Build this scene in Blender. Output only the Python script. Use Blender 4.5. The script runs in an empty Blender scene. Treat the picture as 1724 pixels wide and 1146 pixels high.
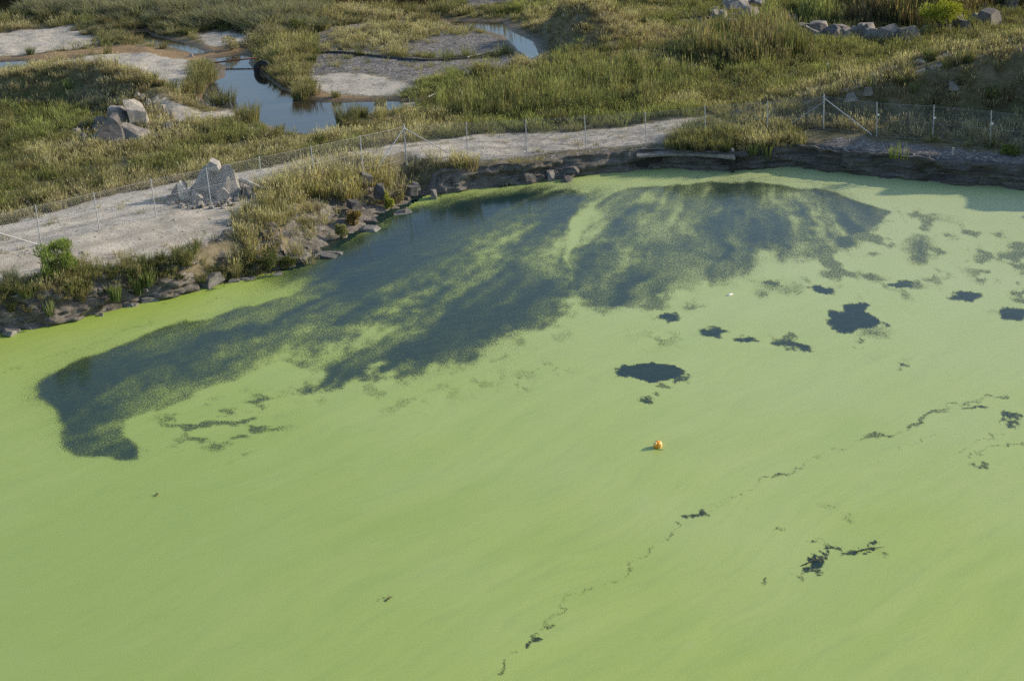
import bpy, bmesh, math, random
import numpy as np
from mathutils import Vector, Matrix

random.seed(7)
rng = np.random.default_rng(7)
SC = bpy.context.scene
COL = SC.collection

# ------------------------------------------------------------------ camera
F_PX, PITCH, ROLL, CAM_H = 2917.45, math.radians(20.6756), math.radians(-3.1161), 24.2
cam_d = bpy.data.cameras.new('camera')
cam_d.sensor_width = 36.0
cam_d.lens = F_PX / 1724 * 36.0
cam_d.clip_end = 6000
cam = bpy.data.objects.new('camera', cam_d)
cam.matrix_world = (Matrix.Translation((0, 0, CAM_H)) @ Matrix.Rotation(math.pi / 2 - PITCH, 4, 'X')
                    @ Matrix.Rotation(ROLL, 4, 'Z'))
COL.objects.link(cam)
SC.camera = cam

# ------------------------------------------------------------------ sky, sun, exposure
SUN_EL = math.radians(22.0)
SUN_AZ = math.atan2(0.95, 0.31)          # clockwise from +Y: the sun stands right of the view, slightly beyond
world = bpy.data.worlds.new('World')
SC.world = world
world.use_nodes = True
wn = world.node_tree.nodes
sky = wn.new('ShaderNodeTexSky')
sky.sky_type = 'NISHITA'
sky.sun_disc = False
sky.sun_elevation = SUN_EL
sky.sun_rotation = SUN_AZ
sky.altitude = 50
sky.air_density = 1.0
sky.dust_density = 1.0
sky.ozone_density = 1.6
bg = wn['Background']
bg.inputs['Strength'].default_value = 0.15
world.node_tree.links.new(sky.outputs[0], bg.inputs[0])
sun_d = bpy.data.lights.new('sun', 'SUN')
sun_d.energy = 4.2
sun_d.angle = math.radians(0.6)
sun_d.color = (1.0, 0.86, 0.68)
sun = bpy.data.objects.new('sun', sun_d)
sdir = Vector((math.sin(SUN_AZ) * math.cos(SUN_EL), math.cos(SUN_AZ) * math.cos(SUN_EL), math.sin(SUN_EL)))
sun.rotation_euler = sdir.to_track_quat('Z', 'Y').to_euler()
sun.location = sdir * 200
COL.objects.link(sun)
SC.view_settings.view_transform = 'Standard'
SC.view_settings.look = 'None'
SC.view_settings.gamma = 1
SC.view_settings.use_curve_mapping = False
SC.view_settings.exposure = 0.5
SC.cycles.use_denoising = False
SC.cycles.max_bounces = 6
SC.cycles.transparent_max_bounces = 12

# ------------------------------------------------------------------ survey: picture measurements to places on level ground
_c, _s, _cp, _sp = math.cos(ROLL), math.sin(ROLL), math.cos(PITCH), math.sin(PITCH)
def W(px, py, z=0.0):
    a, b = px - 862.0, py - 573.0
    x, y = (_c * a + _s * b) / F_PX, (-_s * a + _c * b) / F_PX
    t = (z - CAM_H) / (-_sp - y * _cp)
    return (x * t, (_cp - y * _sp) * t, z)
def WP(pts, z=0.0):
    return np.array([W(a, b, z)[:2] for a, b in pts])

# ------------------------------------------------------------------ numeric helpers
def _hash(ix, iy, seed):
    h = (ix.astype(np.int64) * 374761393 + iy.astype(np.int64) * 668265263 + seed * 982451653) & 0xffffffff
    h = ((h ^ (h >> 13)) * 1274126177) & 0xffffffff
    h = ((h ^ (h >> 16)) * 2246822519) & 0xffffffff
    return ((h ^ (h >> 15)) & 0xffffff) / float(0xffffff)
def vnoise(x, y, seed=0):
    x = np.asarray(x, float); y = np.asarray(y, float)
    ix, iy = np.floor(x), np.floor(y)
    fx, fy = x - ix, y - iy
    ux, uy = fx * fx * fx * (fx * (fx * 6 - 15) + 10), fy * fy * fy * (fy * (fy * 6 - 15) + 10)
    def g(i, j):
        a = _hash(ix + i, iy + j, seed) * 2 * math.pi
        return np.cos(a) * (fx - i) + np.sin(a) * (fy - j)
    return ((g(0, 0) * (1 - ux) + g(1, 0) * ux) * (1 - uy) + (g(0, 1) * (1 - ux) + g(1, 1) * ux) * uy) * 1.4
def fbm(x, y, octv=4, seed=0, gain=0.5):
    x = np.asarray(x, float); y = np.asarray(y, float)
    t, a = np.zeros(np.broadcast(x, y).shape), 1.0
    for k in range(octv):
        t = t + a * vnoise(x * 2 ** k + 17.3 * k, y * 2 ** k - 9.1 * k, seed + k)
        a *= gain
    return t
def sstep(a, b, v):
    t = np.clip((np.asarray(v, float) - a) / (b - a), 0, 1)
    return t * t * (3 - 2 * t)
def seg_dist(P, pts, closed=False, vals=None):
    """distance of each point to a polyline; with vals also the value interpolated along it"""
    pts = np.asarray(pts, float)
    n = len(pts)
    best = np.full(len(P), 1e18)
    out = np.zeros(len(P)) if vals is not None else None
    for i in range(n if closed else n - 1):
        a, b = pts[i], pts[(i + 1) % n]
        ab = b - a
        t = np.clip(((P[:, 0] - a[0]) * ab[0] + (P[:, 1] - a[1]) * ab[1]) / max(ab @ ab, 1e-12), 0, 1)
        d = (P[:, 0] - a[0] - t * ab[0]) ** 2 + (P[:, 1] - a[1] - t * ab[1]) ** 2
        m = d < best
        best[m] = d[m]
        if vals is not None:
            v = vals[i] * (1 - t) + vals[(i + 1) % n] * t
            out[m] = v[m]
    return (np.sqrt(best), out) if vals is not None else np.sqrt(best)
def inside(P, poly):
    poly = np.asarray(poly, float)
    r = np.zeros(len(P), bool)
    j = len(poly) - 1
    for i in range(len(poly)):
        xi, yi = poly[i]; xj, yj = poly[j]
        if yi != yj:
            c = ((yi > P[:, 1]) != (yj > P[:, 1])) & (P[:, 0] < (xj - xi) * (P[:, 1] - yi) / (yj - yi) + xi)
            r ^= c
        j = i
    return r
def sdf(P, poly, margin=4.0):
    """signed distance, positive inside; exact within the margin around the polygon's box"""
    poly = np.asarray(poly, float)
    lo, hi = poly.min(0) - margin, poly.max(0) + margin
    m = (P[:, 0] > lo[0]) & (P[:, 0] < hi[0]) & (P[:, 1] > lo[1]) & (P[:, 1] < hi[1])
    out = np.full(len(P), -margin)
    if m.any():
        q = P[m]
        d = seg_dist(q, poly, True)
        out[m] = np.where(inside(q, poly), d, -d)
    return out
def near_line(P, pts, margin):
    pts = np.asarray(pts, float)
    lo, hi = pts.min(0) - margin, pts.max(0) + margin
    m = np.nonzero((P[:, 0] > lo[0]) & (P[:, 0] < hi[0]) & (P[:, 1] > lo[1]) & (P[:, 1] < hi[1]))[0]
    return m, seg_dist(P[m], pts)
def smooth_line(pts, it=2):
    pts = np.asarray(pts, float)
    for _ in range(it):
        q = np.empty((2 * len(pts) - 2, pts.shape[1]))
        q[0::2] = pts[:-1] * .75 + pts[1:] * .25
        q[1::2] = pts[:-1] * .25 + pts[1:] * .75
        pts = np.vstack([pts[:1], q, pts[-1:]])
    return pts

# ------------------------------------------------------------------ object helpers
def mesh_np(name, V, Fc, attrs=None, smooth=False):
    me = bpy.data.meshes.new(name)
    V = np.asarray(V, np.float32)
    if isinstance(Fc, np.ndarray):
        k = Fc.shape[1]
        me.vertices.add(len(V)); me.vertices.foreach_set('co', V.ravel())
        me.loops.add(Fc.size); me.loops.foreach_set('vertex_index', Fc.astype(np.int32).ravel())
        me.polygons.add(len(Fc)); me.polygons.foreach_set('loop_start', np.arange(0, Fc.size, k, dtype=np.int32))
        me.update(calc_edges=True)
    else:
        me.from_pydata([tuple(map(float, v)) for v in V], [], Fc)
    for k, v in (attrs or {}).items():
        v = np.asarray(v, np.float32)
        if v.ndim == 2:
            at = me.attributes.new(k, 'FLOAT_VECTOR', 'POINT'); at.data.foreach_set('vector', v.ravel())
        else:
            at = me.attributes.new(k, 'FLOAT', 'POINT'); at.data.foreach_set('value', v)
    if smooth:
        me.polygons.foreach_set('use_smooth', np.ones(len(me.polygons), bool))
    return me
def tag(o, label=None, cat=None, group=None, kind=None):
    for k, v in (('label', label), ('category', cat), ('group', group), ('kind', kind)):
        if v: o[k] = v
    return o
def put(name, me, mat=None, parent=None, loc=(0, 0, 0), rot=(0, 0, 0), scale=(1, 1, 1)):
    o = bpy.data.objects.new(name, me)
    if mat is not None and me is not None and not me.materials:
        me.materials.append(mat)
    o.location, o.rotation_euler, o.scale = loc, rot, scale
    o.parent = parent
    COL.objects.link(o)
    return o
class MB:
    def __init__(s): s.v, s.f = [], []
    def box(s, c, h, R=None):
        n = len(s.v); R = R or Matrix.Identity(3)
        for sx in (-1, 1):
            for sy in (-1, 1):
                for sz in (-1, 1):
                    s.v.append(tuple(Vector(c) + R @ Vector((sx * h[0], sy * h[1], sz * h[2]))))
        s.f += [[n + i for i in q] for q in ((0, 1, 3, 2), (4, 6, 7, 5), (0, 4, 5, 1), (2, 3, 7, 6), (0, 2, 6, 4), (1, 5, 7, 3))]
        return s
    def tube(s, pts, r, k=6, cap=True):
        pts = [Vector(p) for p in pts]
        rs = r if isinstance(r, (list, tuple)) else [r] * len(pts)
        n0 = len(s.v); u = None
        for i, p in enumerate(pts):
            d = (pts[min(i + 1, len(pts) - 1)] - pts[max(i - 1, 0)]).normalized()
            if u is None:
                u = d.orthogonal().normalized()
            u = (u - d * u.dot(d)).normalized(); w = d.cross(u)
            for j in range(k):
                a = 2 * math.pi * j / k
                s.v.append(tuple(p + (u * math.cos(a) + w * math.sin(a)) * rs[i]))
        for i in range(len(pts) - 1):
            for j in range(k):
                a, b = n0 + i * k + j, n0 + i * k + (j + 1) % k
                s.f.append([a, b, b + k, a + k])
        if cap:
            s.f.append([n0 + j for j in reversed(range(k))])
            s.f.append([n0 + (len(pts) - 1) * k + j for j in range(k)])
        return s
    def mesh(s, name, smooth=False):
        me = bpy.data.meshes.new(name); me.from_pydata(s.v, [], s.f); me.update()
        if smooth: me.polygons.foreach_set('use_smooth', np.ones(len(me.polygons), bool))
        return me
    def build(s, name, mat, parent=None, smooth=False, **k):
        return put(name, s.mesh(name, smooth), mat, parent, **k)

# ------------------------------------------------------------------ materials
class NT:
    def __init__(s, name):
        s.m = bpy.data.materials.new(name); s.m.use_nodes = True
        s.t = s.m.node_tree; s.t.nodes.clear()
        s.out = s.t.nodes.new('ShaderNodeOutputMaterial')
    def n(s, t, **k):
        nd = s.t.nodes.new(t)
        for a, b in k.items(): setattr(nd, a, b)
        return nd
    def l(s, a, b): s.t.links.new(a, b)
    def inp(s, sock, v):
        if isinstance(v, bpy.types.NodeSocket): s.l(v, sock)
        elif isinstance(v, (tuple, list)) and len(v) == 3 and sock.type == 'RGBA': sock.default_value = (*v, 1)
        else: sock.default_value = v
    def math(s, op, a, b=0.0, c=0.0, clamp=False):
        nd = s.n('ShaderNodeMath', operation=op, use_clamp=clamp)
        for i, v in enumerate((a, b, c)): s.inp(nd.inputs[i], v)
        return nd.outputs[0]
    def mix(s, f, a, b, mode='MIX'):
        nd = s.n('ShaderNodeMix', data_type='RGBA', blend_type=mode)
        s.inp(nd.inputs[0], f); s.inp(nd.inputs[6], a); s.inp(nd.inputs[7], b)
        return nd.outputs[2]
    def noise(s, scale, detail=4, rough=.55, vec=None, dist=0.0, color=False):
        nd = s.n('ShaderNodeTexNoise')
        nd.inputs['Scale'].default_value = scale; nd.inputs['Detail'].default_value = detail
        nd.inputs['Roughness'].default_value = rough; nd.inputs['Distortion'].default_value = dist
        if vec is not None: s.l(vec, nd.inputs['Vector'])
        return nd.outputs[1 if color else 0]
    def vor(s, scale, vec=None, feature='F1', out=0):
        nd = s.n('ShaderNodeTexVoronoi', feature=feature)
        nd.inputs['Scale'].default_value = scale
        if vec is not None: s.l(vec, nd.inputs['Vector'])
        return nd.outputs[out]
    def ramp(s, f, stops):
        nd = s.n('ShaderNodeValToRGB'); e = nd.color_ramp.elements
        while len(e) < len(stops): e.new(.5)
        for el, (p, c) in zip(e, stops):
            el.position = p; el.color = (*c, 1) if len(c) == 3 else c
        s.l(f, nd.inputs[0]); return nd.outputs[0]
    def range(s, v, a, b, c=0., d=1.):
        nd = s.n('ShaderNodeMapRange', clamp=True)
        s.inp(nd.inputs[0], v)
        for i, q in enumerate((a, b, c, d)): s.inp(nd.inputs[i + 1], q)
        return nd.outputs[0]
    def attr(s, name, typ='GEOMETRY', vec=False):
        nd = s.n('ShaderNodeAttribute', attribute_name=name, attribute_type=typ)
        return nd.outputs['Vector' if vec else 'Fac']
    def pos(s): return s.n('ShaderNodeNewGeometry').outputs['Position']
    def obj(s): return s.n('ShaderNodeTexCoord').outputs['Object']
    def mapping(s, vec, rot=(0, 0, 0), scale=(1, 1, 1)):
        for r_, c_ in ((rot, (1, 1, 1)), ((0, 0, 0), scale)):      # turn first, then stretch along the turned axes
            nd = s.n('ShaderNodeMapping'); s.l(vec, nd.inputs[0])
            nd.inputs['Rotation'].default_value = r_; nd.inputs['Scale'].default_value = c_
            vec = nd.outputs[0]
        return vec
    def bump(s, h, strength=.5, dist=.05):
        nd = s.n('ShaderNodeBump'); nd.inputs['Strength'].default_value = strength
        nd.inputs['Distance'].default_value = dist; s.l(h, nd.inputs['Height']); return nd.outputs[0]
    def bsdf(s, col, rough=.8, spec=.3, normal=None, metal=0.0, ior=None):
        b = s.n('ShaderNodeBsdfPrincipled')
        s.inp(b.inputs['Base Color'], col); s.inp(b.inputs['Roughness'], rough)
        s.inp(b.inputs['Specular IOR Level'], spec); b.inputs['Metallic'].default_value = metal
        if ior: b.inputs['IOR'].default_value = ior
        if normal is not None: s.l(normal, b.inputs['Normal'])
        return b.outputs[0]
    def done(s, sh):
        s.l(sh, s.out.inputs[0]); return s.m

def m_rock(name, dark, light, warm, sc=1.0, strata=0.0):
    t = NT(name); P = t.obj()
    info = t.n('ShaderNodeObjectInfo').outputs['Random']
    n1 = t.noise(1.6 * sc, 6, .65, P); n2 = t.noise(9 * sc, 5, .7, P)
    c = t.mix(t.range(n1, .35, .65), dark, light)
    c = t.mix(t.range(n2, .45, .7, 0, .55), c, warm)
    spk = t.noise(30 * sc, 3, .6, P)
    c = t.mix(t.range(spk, .3, .7, 0, .5), c, t.mix(.5, c, (.02, .02, .02)))
    v = t.range(info, 0, 1, .75, 1.2)
    hs = t.n('ShaderNodeHueSaturation'); t.l(c, hs.inputs['Color']); t.l(v, hs.inputs['Value'])
    h = t.math('ADD', n2, t.math('MULTIPLY', spk, .5))
    if strata:
        z = t.mapping(P, (0.05, .03, 0), (.25, .25, 9 * sc))
        h = t.math('ADD', h, t.math('MULTIPLY', t.noise(1, 3, .6, z), strata))
    return t.done(t.bsdf(hs.outputs[0], .88, .25, t.bump(h, .8, .08)))
M = {}
M['boulder'] = m_rock('pale_sandstone', (.28, .255, .22), (.50, .46, .395), (.40, .335, .26))
M['grey_boulder'] = m_rock('weathered_boulder', (.14, .13, .12), (.34, .315, .28), (.28, .235, .185))
M['bank_stone'] = m_rock('bank_stone', (.13, .125, .115), (.34, .325, .295), (.27, .245, .205), 1.3, .8)
M['dark_stone'] = m_rock('dark_shale', (.07, .068, .065), (.21, .202, .188), (.18, .162, .14), 1.2, 1.2)
M['pale_stone'] = m_rock('pale_gravel_stone', (.38, .355, .31), (.62, .58, .51), (.48, .42, .34), 2)

def m_ground():
    t = NT('ground_soil_gravel_mud'); P = t.pos()
    g, mud, dk, wet, gr, rut = (t.attr(k) for k in ('gravel', 'mud', 'dark', 'wet', 'green', 'rut'))
    n1 = t.noise(.35, 6, .6, P); n2 = t.noise(2.2, 6, .65, P); n3 = t.noise(11, 5, .7, P)
    vc = t.vor(9, P, 'F1', 1)
    sep = t.n('ShaderNodeSeparateColor'); t.l(vc, sep.inputs[0])
    soil = t.mix(t.range(n2, .35, .65), (.13, .11, .066), (.23, .195, .12))
    soil = t.mix(t.range(n1, .4, .6, 0, .6), soil, (.075, .085, .03))
    soil = t.mix(gr, soil, t.mix(t.range(n2, .35, .65), (.06, .075, .025), (.14, .13, .05)))
    gv = t.mix(t.range(n2, .35, .68), (.31, .285, .235), (.50, .46, .38))
    gv = t.mix(t.range(n1, .4, .62, 0, .55), gv, (.53, .485, .40))
    gv = t.mix(t.range(sep.outputs[0], .8, .9, 0, .3), gv, (.54, .50, .43))
    gv = t.mix(t.range(sep.outputs[1], .84, .92, 0, .3), gv, (.15, .135, .11))
    gv = t.mix(t.math('MULTIPLY', rut, t.range(n2, .3, .6, .4, .9)), gv, (.29, .26, .21))
    stn = t.noise(.8, 5, .6, P)
    gv = t.mix(t.range(stn, .52, .68, 0, .45), gv, (.25, .225, .175))
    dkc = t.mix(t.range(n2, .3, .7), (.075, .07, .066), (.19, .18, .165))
    gv = t.mix(t.math('MULTIPLY', rut, t.range(n2, .3, .6, .4, .9)), gv, (.29, .26, .21))
    stn = t.noise(.8, 5, .6, P)
    gv = t.mix(t.range(stn, .52, .68, 0, .45), gv, (.25, .225, .175))
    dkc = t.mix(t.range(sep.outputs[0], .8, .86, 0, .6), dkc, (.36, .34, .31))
    mc = t.mix(t.range(n2, .3, .7), (.20, .13, .062), (.31, .22, .12))
    edge = t.math('ADD', t.math('MULTIPLY', t.math('SUBTRACT', n3, .5), 1.2), t.math('MULTIPLY', t.math('SUBTRACT', n2, .5), 1.6))
    def m(a): return t.range(t.math('ADD', a, t.math('MULTIPLY', edge, 1.0)), .35, .65)
    c = t.mix(m(g), soil, gv)
    c = t.mix(m(dk), c, dkc)
    c = t.mix(m(mud), c, mc)
    c = t.mix(wet, c, t.mix(.55, c, (.03, .024, .014)))
    c = t.mix(t.range(n3, .35, .7, 0, .2), c, t.mix(.6, c, (.03, .025, .02)))
    h = t.math('ADD', t.math('MULTIPLY', n3, .6), t.math('ADD', t.math('MULTIPLY', n2, .8), t.math('MULTIPLY', sep.outputs[2], .25)))
    r = t.math('SUBTRACT', .95, t.math('MULTIPLY', wet, .55))
    return t.done(t.bsdf(c, r, .25, t.bump(h, .7, .08)))
M['ground'] = m_ground()

def m_bank():
    t = NT('bank_rock_face'); P = t.pos()
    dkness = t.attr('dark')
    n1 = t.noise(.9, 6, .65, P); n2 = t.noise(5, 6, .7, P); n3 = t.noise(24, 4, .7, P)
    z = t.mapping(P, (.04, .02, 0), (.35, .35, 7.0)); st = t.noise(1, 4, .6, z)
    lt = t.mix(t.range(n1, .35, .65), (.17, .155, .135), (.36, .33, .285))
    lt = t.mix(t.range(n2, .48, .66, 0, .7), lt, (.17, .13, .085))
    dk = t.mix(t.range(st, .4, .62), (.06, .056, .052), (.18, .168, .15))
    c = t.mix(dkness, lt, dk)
    c = t.mix(t.range(n3, .3, .65, .6, 0), c, t.mix(.7, c, (.02, .018, .015)))
    moss = t.range(t.noise(1.7, 5, .6, P), .54, .68, 0, .6)
    c = t.mix(moss, c, (.055, .06, .022))
    h = t.math('ADD', t.math('MULTIPLY', st, 1.2), t.math('ADD', n2, t.math('MULTIPLY', n3, .4)))
    return t.done(t.bsdf(c, .9, .25, t.bump(h, 1.0, .14)))
M['bank'] = m_bank()

def m_water(name, col, rough, scale, strength, tint=None, spec=.5):
    t = NT(name); P = t.pos()
    v = t.mapping(P, (0, 0, -.35), (1.0, 2.6, 1))
    n = t.math('ADD', t.noise(scale, 3, .5, v), t.math('MULTIPLY', t.noise(scale * .28, 2, .5, v), 1.6))
    c = col
    if tint: c = t.mix(t.range(t.noise(.5, 4, .6, P), .35, .65), col, tint)
    return t.done(t.bsdf(c, rough, spec, t.bump(n, strength, .03), ior=1.333))
M['pond_water'] = m_water('pond_water', (.012, .030, .027), .05, 3.2, .16, spec=.22)
M['creek_water'] = m_water('creek_water', (.02, .021, .018), .04, 3.5, .06, (.045, .034, .018))
M['brown_water'] = m_water('brown_water', (.04, .028, .012), .08, 3.0, .08, (.06, .04, .016))

def m_weed():
    t = NT('duckweed_film'); P = t.pos()
    cov = t.attr('cover')
    fl = t.n('ShaderNodeVectorMath', operation='ADD')
    w = t.n('ShaderNodeVectorMath', operation='SCALE'); t.l(t.noise(.11, 3, .5, P, color=True), w.inputs[0]); w.inputs['Scale'].default_value = 3.0
    t.l(P, fl.inputs[0]); t.l(w.outputs[0], fl.inputs[1])
    st = t.noise(.55, 5, .6, t.mapping(fl.outputs[0], (0, 0, math.radians(-48)), (.20, 1.5, 1)))
    st2 = t.noise(2.2, 4, .6, t.mapping(fl.outputs[0], (0, 0, math.radians(-44)), (.16, 1.4, 1)))
    big = t.noise(.06, 3, .5, P)
    fine = t.noise(26, 3, .65, P)
    c = t.mix(t.range(big, .35, .65), (.288, .385, .074), (.33, .412, .104))
    c = t.mix(t.range(st, .38, .64, 0, .48), c, (.385, .455, .115))
    c = t.mix(t.range(st2, .50, .72, 0, .3), c, (.225, .325, .095))
    mott = t.noise(1.3, 6, .7, t.mapping(fl.outputs[0], (0, 0, -.85), (.4, 1.2, 1)))
    c = t.mix(t.range(mott, .5, .75, 0, .28), c, (.21, .305, .085))
    c = t.mix(t.range(mott, .26, .42, .25, 0), c, (.39, .45, .19))
    c = t.mix(t.attr('lush'), c, (.30, .42, .045))
    c = t.mix(t.attr('deep'), c, (.225, .325, .075))
    c = t.mix(t.range(fine, .4, .7, .0, .17), c, (.16, .25, .06))
    pale = t.attr('pale')
    c = t.mix(pale, c, (.40, .46, .235))  # sun sheen towards the right, put into the film colour
    n = t.noise(17, 6, .9, t.mapping(P, (0, 0, -.3), (1, .6, 1)))
    n = t.math('ADD', t.math('MULTIPLY', t.math('SUBTRACT', n, .5), 2.8), .5)
    thr = t.range(cov, 0, 1, .98, .06)
    al = t.range(t.math('SUBTRACT', n, thr), -.14, .14)
    al = t.math('MULTIPLY', al, t.range(cov, .0, .06))
    al = t.math('MAXIMUM', al, t.math('MULTIPLY', cov, .33))
    al = t.math('MAXIMUM', al, t.range(cov, .86, .97))
    film = t.bsdf(c, .46, .45, t.bump(t.math('ADD', fine, t.math('MULTIPLY', n, .6)), .25, .01))
    tr = t.n('ShaderNodeBsdfTransparent')
    mx = t.n('ShaderNodeMixShader'); t.l(al, mx.inputs[0]); t.l(tr.outputs[0], mx.inputs[1]); t.l(film, mx.inputs[2])
    return t.done(mx.outputs[0])
M['weed'] = m_weed()

def m_leaf(name, instancer=True, base=(.1, .12, .04), tip=None, trans=.42):
    t = NT(name)
    h = t.attr('h'); r = t.attr('rnd')
    if instancer:
        c0 = t.attr('tint', 'INSTANCER', True); c1 = t.attr('tip', 'INSTANCER', True)
    else:
        c0, c1 = t.n('ShaderNodeRGB').outputs[0], t.n('ShaderNodeRGB').outputs[0]
        c0.default_value = (*base, 1); c1.default_value = (*(tip or base), 1)
    c = t.mix(t.range(h, .15, .95), c0, c1)
    hs = t.n('ShaderNodeHueSaturation'); t.l(c, hs.inputs['Color'])
    t.l(t.range(r, 0, 1, .7, 1.5), hs.inputs['Value']); t.l(t.range(r, 0, 1, .485, .512), hs.inputs['Hue'])
    c = hs.outputs[0]
    d = t.bsdf(c, .7, .2)
    tl = t.n('ShaderNodeBsdfTranslucent'); t.l(t.mix(1, c, (1.0, 1.0, .55), 'MULTIPLY'), tl.inputs[0])
    mx = t.n('ShaderNodeMixShader'); mx.inputs[0].default_value = trans
    t.l(d, mx.inputs[1]); t.l(tl.outputs[0], mx.inputs[2])
    return t.done(mx.outputs[0])
M['grass'] = m_leaf('grass_blades')
def leaf_mat(name, base, tip, trans=.35):
    if name not in M: M[name] = m_leaf(name, False, base, tip, trans)
    return M[name]

def m_plain(name, col, rough=.6, metal=0.0, var=.25, sc=8, spec=.4):
    t = NT(name); P = t.obj()
    n = t.noise(sc, 5, .65, P)
    d = tuple(x * (1 - var) for x in col); l = tuple(min(1, x * (1 + var)) for x in col)
    c = t.mix(t.range(n, .3, .7), d, l)
    return t.done(t.bsdf(c, rough, spec, t.bump(n, .15, .01), metal))
M['galv'] = m_plain('galvanised_steel', (.42, .435, .445), .5, .3, .12, 14)
M['wire'] = m_plain('galvanised_wire', (.30, .31, .32), .5, .2, .1, 4)
M['concrete'] = m_plain('stained_concrete', (.19, .175, .15), .9, 0, .35, 3)
M['concrete_shade'] = m_plain('recess_shade_concrete', (.03, .028, .024), .9, 0, .4, 3)  # shade of the recess painted into the wall and pier colour
M['wood'] = m_plain('bleached_driftwood', (.42, .39, .33), .85, 0, .3, 6)
M['bark'] = m_plain('brown_bark', (.09, .07, .05), .9, 0, .3, 10)
M['rubber'] = m_plain('perished_rubber', (.02, .02, .02), .7, 0, .3, 6)
M['rust'] = m_plain('rusty_pipe', (.22, .085, .05), .75, 0, .35, 5)
M['hose'] = m_plain('black_poly_pipe', (.05, .048, .042), .6, 0, .3, 4)
M['white_plastic'] = m_plain('white_plastic', (.75, .75, .72), .5, 0, .1, 8)
def m_buoy():
    t = NT('orange_buoy_plastic'); P = t.obj()
    n = t.noise(6, 5, .6, P)
    c = t.mix(t.range(n, .35, .7), (.72, .27, .012), (.80, .36, .03))
    return t.done(t.bsdf(c, .38, .5, t.bump(n, .1, .01)))
M['buoy'] = m_buoy()
M['buoy_band'] = m_plain('pale_buoy_band', (.85, .62, .22), .45, 0, .12, 9)

# ================================================================== THE LIE OF THE LAND
SHORE_PX = [(-60, 572), (0, 560), (90, 546), (180, 523), (235, 508), (300, 497), (380, 476), (450, 462), (510, 455), (548, 434),
            (600, 404), (622, 388), (660, 371), (690, 351), (730, 326), (775, 319), (860, 312), (940, 301), (1000, 292), (1072, 286),
            (1115, 282), (1165, 286), (1240, 287), (1335, 280), (1348, 279), (1400, 289), (1480, 297), (1560, 304), (1640, 312), (1724, 318), (1850, 329)]
shore = WP(SHORE_PX, 0.0)
shore = np.vstack([[-75, 38], [-52, 47], [-33, 56], shore, [36, 74], [40, 62], [43, 45], [46, 20], [75, 8]])
shore_s = smooth_line(shore, 1)
LAND = np.vstack([shore_s, [[400, 8], [400, 400], [-400, 400], [-400, 38]]])

POST_TOPS = [(-150, 392), (-44, 369), (59.2, 345.6), (158.8, 323.9), (255.2, 301.7), (348.4, 282.6), (436.4, 264.3), (524.4, 246.3), (605.6, 228.9), (679.6, 212.3), (783.5, 206.7), (883.7, 201.6),
             (985, 195.2), (1086.6, 189.6), (1187.4, 178.7), (1292, 170.5), (1386.8, 161.3), (1477.5, 172.8), (1572, 178), (1669.8, 187.2), (1769, 197), (1870, 207)]
POST_Z = [1.95, 1.92, 1.88, 1.83, 1.76, 1.69, 1.61, 1.53, 1.44, 1.33, 1.15, 1.05, 1.0, .98, 1.06, 1.18, 1.30, 1.25, 1.20, 1.15, 1.1, 1.05]
FENCE = np.array([[*W(px, py, z + 1.83)[:2], z] for (px, py), z in zip(POST_TOPS, POST_Z)])
FL = np.vstack([[[-75, 45]], FENCE[:, :2], [[45, 76], [75, 70]]])
FZ = np.concatenate([[2.2], FENCE[:, 2], [1.0, 1.2]])
BEHIND = np.vstack([FL, [[400, 400], [-400, 400]]])

CRESTS = np.array([W(1270, 195, 1.35), W(1330, 172, 1.9), W(1400, 150, 2.5), W(1500, 122, 3.3), W(1600, 97, 3.9), W(1724, 68, 4.6), W(1860, 40, 5.4), W(2050, 5, 6.3), (60, 94, 7.5), (90, 92, 9)])
ZW = .82
M1 = np.array([W(-60, 138, 2.2), W(20, 128, 2.3), W(100, 112, 2.8), W(170, 110, 2.9), W(235, 132, 2.4), W(300, 170, 1.5), W(340, 190, .9)])
M2 = np.array([W(890, 40, 1.6), W(940, 8, 3.1), W(1000, 6, 3.6), W(1045, 26, 2.6), W(1085, 55, 1.3)])
CREEK = WP([(352, 98), (374, 113), (372, 130), (347, 140), (333, 163), (343, 180), (395, 186), (432, 205), (470, 222), (540, 229), (572, 222), (596, 199), (640, 188), (700, 184),
            (712, 168), (640, 168), (590, 170), (540, 170), (512, 163), (478, 148), (455, 130), (436, 118), (424, 106), (430, 93), (400, 91)], ZW - .1)
POOLS = [WP([(-60, 108), (0, 103), (40, 101), (56, 105), (50, 113), (20, 122), (-60, 132)], ZW - .1),
         WP([(745, 34), (800, 36), (850, 37), (866, 52), (904, 70), (913, 92), (893, 104), (866, 84), (842, 60), (800, 48), (760, 44)], ZW - .1),
         WP([(1322, 28), (1346, 30), (1346, 48), (1325, 52)], ZW - .1),
         WP([(205, 55), (250, 52), (262, 60), (330, 76), (352, 88), (330, 93), (285, 80), (210, 66)], ZW - .1)]
BROWN = [WP([(520, -20), (545, 14), (640, 22), (700, 20), (745, 16), (775, -20)], ZW - .1),
         WP([(-60, -30), (-60, 38), (10, 34), (42, 20), (44, -30)], ZW - .1)]

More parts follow.
